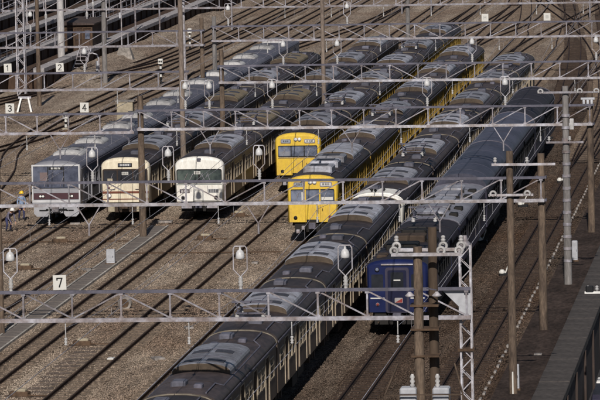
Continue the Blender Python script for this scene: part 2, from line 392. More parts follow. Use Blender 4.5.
# tracks on the left and in the background
track([(-49.3, 150), (-49.3, 300), (-50.5, 420), (-50.5, 640)], 'track left of the stainless train')
track([(-51.6, 300), (-54.0, 325), (-56.6, 345), (-57.9, 372), (-57.5, 420), (-56, 520), (-55.8, 640)], 'curved track at the far left')
track([(-60.0, 330), (-56.4, 358), (-54.6, 400), (-53.4, 450), (-53.2, 640)], 'track crossing to the left')
track([(-70, 356), (-62.2, 420), (-58.2, 468), (-58.2, 640)], 'outer left track')
track([(-75, 360), (-65.6, 398), (-60.6, 450), (-61.0, 530), (-61.0, 640)], 'outermost left track by the gravel bank')

# cable trough with single lids and pale edges, between the cream and the white train
ct = thing('cable_trough', 'concrete cable trough with pale edges running between the tracks', 'cable trough', (-38.75, 150, 0))
for s in (-1, 1): B().box(s * .46 - .05, s * .46 + .05, 0, 138, -.05, .10).build('edge', mat('pale_trough_edge', (.48, .45, .41), .85, 0, (.6, .45), fine=(4, .3)), ct)
lid = cached('lid', lambda: B().chbox(-.40, .40, .02, .97, -.03, .07, .012), M_LID)
for i in range(138): place(lid, 'lid', ct, (0, i, random.uniform(-.015, .012)))
kb = thing('kerb_row', 'broken row of small pale kerb blocks beside the right track', 'kerb', (-14.62, 190, 0))
blk = cached('block', lambda: B().chbox(-.06, .06, -.32, .32, -.02, .10, .02), M_KERBW)
for i in range(78): place(blk, 'block', kb, (random.uniform(-.03, .03) - 0.012 * i * .35, i * 1.9, random.uniform(-.03, .02)))

# loose ballast stones over the nearer part of the yard
import numpy as np
rg = np.random.default_rng(11); NS = 175000
yy = 196 + 190 * rg.random(NS * 3) ** 1.35
xx = -14.4 - (yy * .168 - 14.4) * rg.random(NS * 3)
keep = np.ones(len(xx), bool)
for tx_ in TX.values():
    for e in (-.5335, .5335): keep &= np.abs(xx - tx_ - e) > .10
    keep &= ~((np.abs(xx - tx_) < 1.0) & (rg.random(len(xx)) < .55))          # fewer on the sleepers
keep &= (xx < -39.35) | (xx > -38.15) | (yy > 287)
xx, yy = xx[keep][:NS], yy[keep][:NS]; n_ = len(xx)
rad = rg.uniform(.022, .054, n_)
base = np.array([(1, 0, 0), (0, 1, 0), (-1, 0, 0), (0, -1, 0), (0, 0, .75), (0, 0, -.6)])
vtx = base[None] * rad[:, None, None] * rg.uniform(.6, 1.4, (n_, 6, 3))
an = rg.random(n_) * 6.283; ca, sa = np.cos(an)[:, None], np.sin(an)[:, None]
vx, vy = vtx[:, :, 0] * ca - vtx[:, :, 1] * sa, vtx[:, :, 0] * sa + vtx[:, :, 1] * ca
V = np.stack([vx + xx[:, None], vy + yy[:, None], vtx[:, :, 2] + (rad * .35)[:, None]], 2).reshape(-1, 3)
tri = np.array([(0, 1, 4), (1, 2, 4), (2, 3, 4), (3, 0, 4), (1, 0, 5), (2, 1, 5), (3, 2, 5), (0, 3, 5)])
T = (tri[None] + (np.arange(n_) * 6)[:, None, None]).reshape(-1)
me = bpy.data.meshes.new('ballast_stones'); me.vertices.add(len(V)); me.vertices.foreach_set('co', V.ravel().astype(np.float32))
me.loops.add(len(T)); me.loops.foreach_set('vertex_index', T.astype(np.int32)); me.polygons.add(len(T) // 3)
me.polygons.foreach_set('loop_start', np.arange(0, len(T), 3, dtype=np.int32)); me.update(calc_edges=True)
me.materials.append(ground_mat(True))
bs = place(me, 'ballast_stones'); bs['kind'] = 'stuff'; bs['label'] = 'loose grey brown ballast stones covering the yard'

# ------------------------------------------------------------------ railcars
def arc(wd, z0, z1, n=12, p=2.3):
    """roof outline from the right eave to the left eave"""
    out = []
    for i in range(n + 1):
        t = math.pi * i / n; c, s_ = math.cos(t), math.sin(t)
        out.append((wd * math.copysign(abs(c) ** (2 / p), c), z0 + (z1 - z0) * abs(s_) ** (2 / p)))
    return out

def side_layout(L, doors, door_w=1.3):
    """openings along a car side: list of (kind, y0, y1)"""
    ops = []; margin = 1.2
    pitch = (L - 2 * margin) / doors
    cs = [margin + pitch * (i + .5) for i in range(doors)]
    edges = [0.75]
    for c in cs: edges += [c - door_w / 2 - .3, c + door_w / 2 + .3]
    edges.append(L - .75)
    for i in range(0, len(edges), 2):
        a, b_ = edges[i], edges[i + 1]; g = b_ - a
        k = max(1, round(g / 1.55)); w_ = g / k
        for q in range(k):
            if w_ > .6: ops.append(('window', a + q * w_ + .13, a + (q + 1) * w_ - .13))
    for c in cs: ops.append(('door', c - door_w / 2, c + door_w / 2))
    return sorted(ops, key=lambda o: o[1])

def car_body(L, W, ops, zb=1.0, ze=3.12, wz=(1.85, 2.75), dz=(1.08, 2.9)):
    b = B(); hw = W / 2; th = .10
    def wall(s):
        xo, xi = s * hw, s * (hw - th)
        x0, x1 = min(xo, xi), max(xo, xi)
        y = 0.0
        for k_, a, c in ops:
            if a > y + 1e-4: b.box(x0, x1, y, a, zb, ze)
            z0, z1 = wz if k_ == 'window' else dz
            b.box(x0, x1, a, c, zb, z0); b.box(x0, x1, a, c, z1, ze)
            y = c
        b.box(x0, x1, y, L, zb, ze)
    wall(1); wall(-1)
    b.box(-hw + th, hw - th, 0, .06, zb, ze); b.box(-hw + th, hw - th, L - .06, L, zb, ze)     # ends
    b.box(-hw + th, hw - th, .06, L - .06, zb, zb + .06)                                        # floor
    return b

SPEC = {
 'silver': dict(W=2.92, L=20.0, doors=4, side=M_SILVER, frame=M_SILVER, roof=M_ROOFGY, ac='twin', zt=3.62, door=M_SILVER),
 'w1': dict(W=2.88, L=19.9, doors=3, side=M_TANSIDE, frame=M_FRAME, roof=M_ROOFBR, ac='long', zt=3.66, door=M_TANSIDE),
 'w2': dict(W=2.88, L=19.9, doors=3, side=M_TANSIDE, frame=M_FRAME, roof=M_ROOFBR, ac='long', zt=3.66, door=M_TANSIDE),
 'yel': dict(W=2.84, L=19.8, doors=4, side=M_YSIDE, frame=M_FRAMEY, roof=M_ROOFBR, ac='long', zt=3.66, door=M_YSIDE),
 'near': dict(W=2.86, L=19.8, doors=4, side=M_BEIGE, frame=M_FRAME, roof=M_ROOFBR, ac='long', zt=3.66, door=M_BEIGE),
 'blue': dict(W=2.86, L=19.9, doors=2, side=M_BLUE, frame=M_GASKET, roof=M_ROOFLT, ac=None, zt=3.50, door=M_BLUE),
 'coach': dict(W=2.86, L=22.8, doors=1, side=M_DARKSIDE, frame=M_GASKET, roof=M_ROOFBL, ac=None, zt=3.98, door=M_DARKSIDE),
}

AC_W, AC_S, AC_T, AC_P = 1.14, .07, .40, 2.1
def ac_long():
    """roof cooler: long low barrel-topped casing, grimy at its ends"""
    b = B(); l = 6.6
    rings = []
    for y, e, dz in ((-l / 2, .015, -.02), (-l / 2 + .06, 0, 0), (l / 2 - .06, 0, 0), (l / 2, .015, -.02)):
        rings.append([(AC_W * (1 - e), y, -.16)] + [(x * (1 - e), y, z + dz) for x, z in arc(AC_W, AC_S, AC_T, 12, AC_P)] + [(-AC_W * (1 - e), y, -.16)])
    b.loft(rings); b.mi[-1] = b.mi[-2] = 1; return b
def patch_on_ac(x0, x1, y0, y1):
    """a louvre panel that hugs the casing's curve"""
    def z(x):
        t = min(1, abs(x) / AC_W); return AC_S + (AC_T - AC_S) * (1 - t ** AC_P) ** (1 / AC_P)
    b = B(); n = 4; rings = []
    for i in range(n + 1):
        x = x0 + (x1 - x0) * i / n
        rings.append([(x, y0, z(x) - .02), (x, y1, z(x) - .02), (x, y1, z(x) + .02), (x, y0, z(x) + .02)])
    b.loft(rings); return b

def pantograph(parent, y):
    p = B()
    for s in (-1, 1):
        p.bar((s * .55, y - .9, 4.0), (s * .55, y + .9, 4.0), .08, .06)
    for e in (-.9, .9): p.bar((-.55, y + e, 4.0), (.55, y + e, 4.0), .08, .06)
    for s in (-1, 1):
        for e in (-.9, .9): p.bar((s * .5, y + e, 4.03), (s * .7, y - e * .15, 4.32), .045, .045)
        p.bar((s * .7, y - .14, 4.32), (s * .7, y + .14, 4.32), .05, .05)
    for e in (-.16, .16): p.bar((-.85, y + e, 4.38), (.85, y + e, 4.38), .07, .05)
    o = p.build('pantograph', M_GALVD, parent)
    ins = cached('insulator', lambda: B().lathe((0, 0, 0), [(.09, 0), (.11, .06), (.07, .1), (.11, .16), (.07, .2), (.08, .26)], 10), M_PORC)
    for sx in (-.55, .55):
        for e in (-.8, .8): place(ins, 'insulator', o, (sx, y + e, 3.72))
    return o

def bogie_mesh():
    b = B()
    for s in (-1, 1):
        b.box(s * .98 - .06, s * .98 + .06, -1.35, 1.35, .42, .62)
        for y in (-1.05, 1.05): b.box(s * .98 - .13, s * .98 + .13, y - .18, y + .18, .3, .62)
        b.tube((s * .98, 0, .38), (s * .98, 0, .9), .16, .16, 8)
    b.box(-.95, .95, -.25, .25, .45, .8)
    return b
def wheel_mesh():
    b = B()
    for s in (-1, 1): b.tube((s * .5, 0, .43), (s * .63, 0, .43), .43, .43, 16)
    b.tube((-.6, 0, .43), (.6, 0, .43), .07, .07, 8); return b

def railcar(kind, X, Y, label, group, front=None, L=None, roof=None, extra=None, wheels=False, side_kind=None, cooler=True, pan=False, acmat=None):
    s = SPEC[kind]; L = L or s['L']; W = s['W']; hw = W / 2; ze = 3.12; zt_ = s['zt']
    car = thing({'coach': 'passenger_coach'}.get(kind, 'train_car'), label, 'train car', (X, Y, RZ), 0, group)
    ops = side_layout(L, s['doors'], .9 if kind in ('blue', 'coach') else 1.3)
    key = (kind, L)
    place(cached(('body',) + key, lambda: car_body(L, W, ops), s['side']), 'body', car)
    # dark saloon interior behind the glass
    place(cached(('interior',) + key, lambda: B().box(-hw + .13, hw - .13, .07, L - .07, 1.07, 3.1), M_BLACK), 'interior', car)
    # windows and doors: right side singly, left side glazing in one piece
    for k_, a, c in ops:
        if k_ == 'window':
            l = round(c - a, 3)
            def mk(l=l):
                b = B(); f_ = .055
                b.mat(0)
                for (y0, y1, z0, z1) in ((0, l, 1.85, 1.85 + f_), (0, l, 2.75 - f_, 2.75), (0, f_, 1.85 + f_, 2.75 - f_), (l - f_, l, 1.85 + f_, 2.75 - f_), (f_, l - f_, 2.38, 2.42)):
                    b.box(hw - .09, hw + .022, y0, y1, z0, z1)
                b.mat(1).box(hw - .088, hw - .075, f_, l - f_, 1.85 + f_, 2.75 - f_)
                return b
            place(cached(('window', kind, l), mk, [s['frame'], M_GLASSS]), 'window', car, (0, a, 0))
        else:
            l = round(c - a, 3)
            def mk(l=l):
                b = B(); h = l / 2
                b.mat(0)
                for o in (0, h):
                    b.box(hw - .095, hw - .065, o + .01, o + h - .01, 1.08, 1.85)
                    b.box(hw - .095, hw - .065, o + .01, o + .13, 1.85, 2.9); b.box(hw - .095, hw - .065, o + h - .13, o + h - .01, 1.85, 2.9)
                    b.box(hw - .095, hw - .065, o + .13, o + h - .13, 2.7, 2.9)
                b.mat(2)
                for e in (-.035, l): b.box(hw - .01, hw + .035, e, e + .035, 1.05, 2.95)
                b.box(hw - .01, hw + .03, 0, l, 2.95, 3.0)
                b.mat(1)
                for o in (0, h): b.box(hw - .09, hw - .078, o + .13, o + h - .13, 1.85, 2.7)
                return b
            place(cached(('door', kind, l), mk, [s['door'], M_GLASSS, s['frame']]), 'door', car, (0, a, 0))
    def glaz():
        b = B()
        for k_, a, c in ops:
            z0, z1 = (1.85, 2.75) if k_ == 'window' else (1.08, 2.9)
            b.box(-hw + .02, -hw + .05, a, c, z0, z1)
        return b
    place(cached(('left_glazing',) + key, glaz, M_GLASSS), 'left_glazing', car)
    # roof with rain gutters and end rims
    def rf():
        b = B(); A = arc(hw + .03, ze, zt_, 16, 2.35 if kind != 'coach' else 2.05)
        b.loft([[(x, y, z) for x, z in A] for y in (0, L * .25, L * .5, L * .75, L)], True); return b
    ro = place(cached(('roof',) + key + ((roof.name if roof else ''),), rf, roof or s['roof']), 'roof', car)
    def rim():
        b = B(); A = arc(hw + .06, ze - .01, zt_ + .045, 16, 2.35 if kind != 'coach' else 2.05); I = arc(hw - .03, ze - .04, zt_ - .03, 16, 2.35 if kind != 'coach' else 2.05)
        rings = [[(x, 0, z), (x, .07, z), (xi, .07, zi), (xi, 0, zi)] for (x, z), (xi, zi) in zip(A, I)]
        b.loft(rings); return b
    rmm = cached(('roof_rim',) + key, rim, M_RIM if kind in ('near', 'yel', 'w1', 'w2') else M_GALVD)
    place(rmm, 'roof_rim', ro, (0, L - .07, 0))
    def gut():
        b = B()
        for q in (-1, 1): b.box(q * (hw + .045) - .02, q * (hw + .045) + .02, .08, L - .08, ze - .035, ze + .03)
        return b
    place(cached(('rain_gutter',) + key, gut, M_GALVD), 'rain_gutter', ro)
    # roof lap seams across the canvas
    sm = cached(('roof_seam', kind), lambda: B().loft([[(x, 0, z), (x, .05, z), (x, .05, z - .03), (x, 0, z - .03)] for x, z in arc(hw + .032, ze, zt_ + .012, 16, 2.35 if kind != 'coach' else 2.05)]), roof or s['roof'])
    for yy in ([L * .18, L * .82] if kind != 'coach' else [L * .12, L * .3, L * .5, L * .7, L * .88]): place(sm, 'roof_seam', ro, (0, yy, 0))
    if kind in ('near', 'yel', 'w1', 'w2'):
        rr = random.Random(len(label))
        cd = cached(('conduit', kind), lambda: B().path([(.95, .4, zt_ - .06), (.95, 3.2, zt_ - .06), (1.22, 3.6, zt_ - .20), (1.22, L - 3.8, zt_ - .20), (.9, L - 3.2, zt_ - .04), (.9, L - .4, zt_ - .04)], .035, 6).path([(-.9, .4, zt_ - .04), (-.9, L - .5, zt_ - .04)] if False else [(-1.2, .4, zt_ - .19), (-1.2, L - .5, zt_ - .19)], .025, 6), M_GALVD)
        place(cd, 'conduit', ro)
        vt = cached('ventilator', lambda: B().chbox(-.17, .17, -.28, .28, -.06, .14, .04), M_GALVD)
        for k in range(rr.randint(1, 4)): place(vt, 'ventilator', ro, (rr.choice((-.5, .5, 0)), rr.choice((1.6, 3.4, 4.9, L - 5.0, L - 3.5, L - 1.7)) + rr.uniform(-.3, .3), zt_ - .02))
    # under the floor
    place(cached(('underframe',) + key, lambda: B().box(-1.2, 1.2, .1, L - .1, .78, 1.0).box(-1.25, 1.25, L * .36, L * .46, .32, .78).box(-1.2, 1.2, L * .49, L * .62, .38, .78).box(-.25, .25, -.25, L + .25, .72, .9), M_BLACK), 'underframe', car)
    bm_ = cached('bogie', bogie_mesh, M_BROWNUND); wm_ = cached('wheelset', wheel_mesh, M_BROWNUND)
    for yy in (3.0, L - 3.0):
        bo = place(bm_, 'bogie', car, (0, yy, 0))
        for e in (-1.05, 1.05): place(wm_, 'wheelset', bo, (0, e, 0))
    # coolers
    if cooler and s['ac'] == 'long':
        am = acmat or M_ACG
        a_ = place(cached('cooler_' + am.name, ac_long, [am, M_ACEND]), 'roof_cooler', ro, (0, L * .5, zt_ - .1))
        for iy, y0 in enumerate((-2.75, -1.35, .1, 1.5)):
            for x0, x1 in ((-.80, -.12), (.12, .80)):
                if iy in (1, 3): continue
                place(cached(('grille', x0, y0), lambda: patch_on_ac(x0, x1, y0, y0 + .85), M_GRILLE), 'grille', a_)
        for y0 in (-1.1, 1.1):
            place(cached(('casing_band', y0), lambda: patch_on_ac(-1.06, 1.06, y0 - .04, y0 + .04), M_GALVD), 'casing_band', a_)
        # front access doors of the casing
        place(cached('access_panel', lambda: B().box(-.36, -.01, -.03, .0, -.02, .30).box(.01, .36, -.03, .0, -.02, .30), M_ACEND), 'access_panel', a_, (0, -3.3, 0))
        vm = cached('roof_vent', lambda: B().chbox(-.28, .28, -.45, .45, -.08, .2, .05), M_ROOFGY)
        for yy in (L * .12, L * .88): place(vm, 'roof_vent', ro, (random.choice((-.3, .3)), yy, zt_ - .02))
    elif cooler and s['ac'] == 'twin':
        def dome():
            b = B(); rings = []
            for y, k in ((-1.45, .72), (-1.25, .93), (-1.0, 1), (1.0, 1), (1.25, .93), (1.45, .72)):
                rings.append([(.92 * (0.6 + .4 * k), y, -.12)] + [(x * (0.6 + .4 * k), y, z * k) for x, z in arc(.92, .02, .33, 12, 2.2)] + [(-.92 * (0.6 + .4 * k), y, -.12)])
            b.loft(rings, True); return b
        for yy in (L * .5 - 4.4, L * .5 + 4.4):
            a_ = place(cached('cooler_dome', dome, M_ACW), 'roof_cooler', ro, (0, yy, zt_ - .06))
            for e in (-.7, .7): place(cached('dome_slot', lambda: B().chbox(-.7, .7, -.10, .10, -.02, .03, .01), M_GRILLE), 'grille', a_, (0, e, .325))
    elif cooler and s['ac'] == 'stag':
        pass
    if pan: pantograph(ro, L * .5 - 6.2 if pan is True else pan)
    if extra: extra(car, ro, L, zt_)
    if front: front(car, hw, ze, zt_)
    return car

# ---- train fronts -------------------------------------------------
def nose(car, hw, ze, zt_, m_, zb=.98, depth=.34, slope=.0, name='front'):
    """rounded cab front: loft of shrinking sections, flat face at y = -depth"""
    def ring(y, e, dzt, n=14):
        A = arc(hw + .01 - e, ze - .0, zt_ - dzt, n, 2.35)
        lo = [(-(hw + .01 - e), y, zb + e * .3), ((hw + .01 - e), y, zb + e * .3)]
        return lo + [(x, y, z) for x, z in A]
    b = B()
    b.loft([ring(.30, 0, 0), ring(0.0, .0, .01), ring(-depth * .5, .015, .05 + slope * .3), ring(-depth * .82, .05, .12 + slope * .7), ring(-depth, .11, .2 + slope)], True)
    for i in range(len(b.sm)): pass
    b.sm[-1] = b.sm[-2] = False
    return b.build(name, m_, car)
def panel(car, name, x0, x1, z0, z1, y, m_, t=.02, c=0.012, parent=None):
    b = B(); k = 0
    rings = [[(x0, y + t, z0), (x1, y + t, z0), (x1, y + t, z1), (x0, y + t, z1)], [(x0, y + c, z0), (x1, y + c, z0), (x1, y + c, z1), (x0, y + c, z1)],
             [(x0 + c, y, z0 + c), (x1 - c, y, z0 + c), (x1 - c, y, z1 - c), (x0 + c, y, z1 - c)]]
    b.loft(rings); return b.build(name, m_, parent or car)
def rpanel(car, name, x0, x1, z0, z1, y, m_, t=.02, r=.08, parent=None):
    """panel with rounded corners"""
    pts = []
    for cx, cz, a0 in ((x1 - r, z0 + r, -90), (x1 - r, z1 - r, 0), (x0 + r, z1 - r, 90), (x0 + r, z0 + r, 180)):
        for k in range(5):
            a = R(a0 + k * 22.5); pts.append((cx + r * math.cos(a), cz + r * math.sin(a)))
    b = B().loft([[(x, y + t, z) for x, z in pts], [(x, y, z) for x, z in pts]]); return b.build(name, m_, parent or car)
def roundlamp(car, name, x, z, y, r, m_=M_LAMP, rimm=M_GALV):
    o = B().lathe((x, y, z), [(r * 1.25, .06), (r * 1.25, -.03), (r * 1.0, -.035)], 14, 'y').build(name, rimm, car)
    B().lathe((x, y, z), [(r * .95, -.02), (r * .9, -.05), (r * .5, -.07)], 14, 'y').build('lens', m_, o)
def coupler(car, y, m_=M_GALV):
    b = B(); b.box(-.11, .11, y - .35, y + .4, .74, .96); b.chbox(-.2, .2, y - .62, y - .3, .68, 1.02, .03); b.box(-.05, .05, y - .66, y - .62, .74, .96)
    o = b.build('coupler', m_, car)
    for x in (-.42, .42): B().path([(x, y, .95), (x, y - .25, .72), (x * .6, y - .38, .6), (x * .4, y - .25, .72)], .028, 6).build('air_hose', M_GASKET, car)
    return o
def skirt(car, hw, y, m_, z0=.36, z1=.97):
    b = B()
    pts = [(-hw + .12, z1), (-hw + .12, z0 + .18), (-hw + .3, z0), (-.55, z0), (-.42, z0 + .2), (.42, z0 + .2), (.55, z0), (hw - .3, z0), (hw - .12, z0 + .18), (hw - .12, z1)]
    b.loft([[(x, y + .12, z) for x, z in pts], [(x, y, z) for x, z in pts]]); return b.build('skirt', m_, car)
def wiper(car, x, z, y, ln=.55, lean=.35):
    b = B().bar((x, y, z), (x + lean * ln, y - .01, z + ln), .02, .02); b.bar((x + lean * ln - .1, y - .015, z + ln * .55), (x + lean * ln + .05, y - .015, z + ln * 1.12), .016, .016); b.build('wiper', M_GALV, car)
def glyphs(car, x0, x1, z0, z1, y, m_, n, seed, name='lettering', parent=None):
    """rows of small strokes, like the sign characters that cannot be read at this size"""
    rnd = random.Random(seed); b = B(); w_ = (x1 - x0) / n
    for i in range(n):
        a = x0 + i * w_ + w_ * .12; c = x0 + (i + 1) * w_ - w_ * .12; h = z1 - z0
        for k in range(3):
            z = z0 + h * (.1 + .38 * k); b.box(a, c, y, y + .004, z, z + h * .14)
        for xx in (a + (c - a) * rnd.uniform(.1, .3), a + (c - a) * rnd.uniform(.6, .85)): b.box(xx, xx + w_ * .13, y - .003, y + .001, z0 + h * .05, z1)
    return b.build(name, m_, parent or car)

def front_silver(car, hw, ze, zt_):
    Yf = -.34
    nose(car, hw, ze, zt_, M_SILVER)
    # white surround frame of the face
    f = B(); o = hw - .03
    f.box(-o, -o + .085, Yf - .05, Yf + .1, 1.30, 3.40).box(o - .085, o, Yf - .05, Yf + .1, 1.30, 3.40)
    f.box(-o + .085, o - .085, Yf - .05, Yf + .1, 3.40 - .09, 3.40); f.build('face_frame', mat('grey_white_frame', (.60, .60, .62), .5, 0, (2, .25)), car)
    rpanel(car, 'windscreen', -o + .09, o - .09, 2.0, 3.305, Yf - .03, mat('blue_black_windscreen', (.12, .135, .19), .06, 0, (1.1, .6), col2=(.03, .036, .06), spec=.6), .05, .06)
    for x in (-.47, .47): panel(car, 'windscreen_pillar', x - .025, x + .025, 2.08, 3.29, Yf - .036, M_GASKET, .01, .003)
    panel(car, 'route_display', -.42, .42, 3.10, 3.26, Yf - .037, M_GASKET, .01, .003)
    glyphs(car, -.3, .3, 3.125, 3.235, Yf - .042, M_LAMP, 3, 4)
    panel(car, 'upper_band', -o + .09, o - .09, 1.72, 2.05, Yf - .03, M_SILVER, .05)
    panel(car, 'maroon_band', -o + .09, o - .09, 1.36, 1.715, Yf - .034, M_MAROON, .05)
    for x in (-.86, .86):
        rpanel(car, 'headlight', x - .17, x + .17, 1.45, 1.62, Yf - .045, M_GASKET, .03, .03)
        for e in (-.08, .08): B().lathe((x + e, Yf - .045, 1.535), [(.07, .01), (.068, -.012), (.04, -.02)], 12, 'y').build('lens', M_LAMP, car)
    panel(car, 'white_band', -o + .0, o - .0, 1.16, 1.30, Yf - .045, mat('grey_white_frame', (.60, .60, .62)), .06)
    panel(car, 'lower_band', -o, o, .93, 1.155, Yf - .03, M_SILVER, .05)
    skirt(car, hw, Yf - .03, mat('grey_skirt', (.42, .42, .45), .5, .1, (1.5, .3)), .34, .93)
    coupler(car, Yf, M_GALV)
    b = B().box(-.62, .62, Yf - .1, Yf - .03, .72, .80); b.build('buffer_bar', M_GASKET, car)
    for x in (.8, -.8): panel(car, 'step_slot', x - .22, x + .22, .66, .74, Yf - .05, M_GASKET, .03)
    wiper(car, -.7, 2.1, Yf - .06); wiper(car, .25, 2.1, Yf - .06)
    panel(car, 'cab_blind', -.95, -.5, 2.45, 2.95, Yf - .033, mat('dull_brown_blind', (.20, .15, .15), .8), .004, .001)

def front_cream(car, hw, ze, zt_):
    Yf = -.36
    nose(car, hw, ze, zt_, M_CREAM, depth=.36)
    o = hw - .10
    panel(car, 'route_box', -.42, .42, 3.10, 3.32, Yf - .05, M_GASKET, .12, .02)
    panel(car, 'route_blind', -.36, .36, 3.14, 3.28, Yf - .056, mat('blind_grey', (.12, .13, .17), .4), .01, .003)
    glyphs(car, -.28, .28, 3.155, 3.265, Yf - .06, M_LAMP, 4, 9)
    rpanel(car, 'window_band', -o, o, 2.13, 2.98, Yf - .022, mat('dark_brown_band', (.045, .030, .024), .45), .05, .1)
    for x0, x1 in ((-1.27, -.50), (-.42, .42), (.50, 1.27)):
        w_ = rpanel(car, 'windscreen', x0, x1, 2.22, 2.90, Yf - .030, M_GLASSD, .02, .06)
    panel(car, 'number_plate', -.2, .2, 2.62, 2.80, Yf - .038, M_SIGNW, .01, .003)
    glyphs(car, -.16, .16, 2.65, 2.77, Yf - .043, M_INK, 3, 2)
    panel(car, 'crew_seat', -1.05, -.75, 2.24, 2.42, Yf - .036, M_BUFF, .008, .002)
    for z0, z1 in ((1.52, 1.66), (1.16, 1.22)): panel(car, 'red_brown_stripe', -o - .03, o + .03, z0, z1, Yf - .012, M_REDBR, .04)
    for x in (-.98, .98):
        roundlamp(car, 'headlight', x, 1.40, Yf - .01, .12)
        roundlamp(car, 'tail_light', x, 1.88, Yf - .01, .06, M_RED)
    for x in (-.43, .43): B().bar((x, Yf - .012, 1.02), (x, Yf - .012, 2.1), .02, .015).build('door_seam', M_GASKET, car)
    B().bar((-.6, Yf - .05, 1.78), (-.95, Yf - .05, 1.78), .025, .025).bar((.6, Yf - .05, 1.78), (.95, Yf - .05, 1.78), .025, .025).build('handrail', M_GALV, car)
    wiper(car, -.9, 2.2, Yf - .04, .5); wiper(car, .55, 2.2, Yf - .04, .5)
    B().box(-1.15, 1.15, Yf + .05, Yf + .3, .42, .96).build('apron', M_BROWNUND, car)
    for x in (-.85, .85): B().chbox(x - .2, x + .2, Yf - .12, Yf + .1, .46, .86, .03).build('junction_box', M_BUFF, car)
    coupler(car, Yf, M_BROWNUND)

def front_white(car, hw, ze, zt_):
    Yf = -.36
    nose(car, hw, ze, zt_, M_IVORY, depth=.36)
    o = hw - .10
    B().chbox(-.13, .13, Yf - .02, Yf + .3, 3.36, 3.56, .04).build('roof_lamp', M_GALVD, car)
    rpanel(car, 'window_band', -o, o, 2.08, 2.92, Yf - .022, M_GASKET, .05, .1)
    for x0, x1 in ((-1.29, -.06), (.06, 1.29)):
        rpanel(car, 'windscreen', x0, x1, 2.14, 2.86, Yf - .030, mat('greenish_windscreen', (.10, .125, .115), .06, 0, (1.3, .6), col2=(.022, .03, .034), spec=.6), .02, .06)
    panel(car, 'route_blind', -.30, .08, 2.62, 2.80, Yf - .038, M_SIGNW, .01, .003)
    glyphs(car, -.26, .04, 2.65, 2.77, Yf - .043, M_INK, 3, 12)
    for x in (-.95, -.62, .35, .68): wiper(car, x, 2.16, Yf - .045, .48, .5 if x < 0 else -.4)
    panel(car, 'lower_frame', -o, o, 1.98, 2.05, Yf - .012, mat('grey_trim', (.30, .32, .30), .5), .03)
    panel(car, 'left_sign', -1.17, -.58, 1.50, 1.74, Yf - .014, mat('sign_plum', (.055, .03, .05), .5), .03)
    glyphs(car, -1.11, -.64, 1.54, 1.70, Yf - .02, M_SIGNW, 3, 21)
    panel(car, 'right_sign', .50, 1.15, 1.50, 1.74, Yf - .014, mat('sign_grey', (.42, .42, .44), .5), .03)
    glyphs(car, .54, 1.11, 1.53, 1.71, Yf - .02, M_INK, 4, 22)
    B().bar((-.36, Yf - .006, 1.0), (-.36, Yf - .006, 2.0), .02, .014).bar((-.33, Yf - .006, 1.06), (1.2, Yf - .006, 1.06), .02, .014).build('door_seam', M_GASKET, car)
    for x in (-.98, .98): roundlamp(car, 'headlight', x, 1.24, Yf - .01, .10, M_GASKET)
    for x in (-.5, .5): B().bar((x, Yf - .05, 1.95), (x, Yf - .05, 1.62), .022, .022).build('handrail', M_GALV, car)
    B().box(-1.1, 1.1, Yf + .1, Yf + .3, .42, .97).build('apron', M_BLACK, car)
    for x in (-.72, .72): B().chbox(x - .36, x + .36, Yf - .16, Yf + .1, .62, .88, .03).build('step_box', M_GALV, car)
    coupler(car, Yf, M_GALVD)

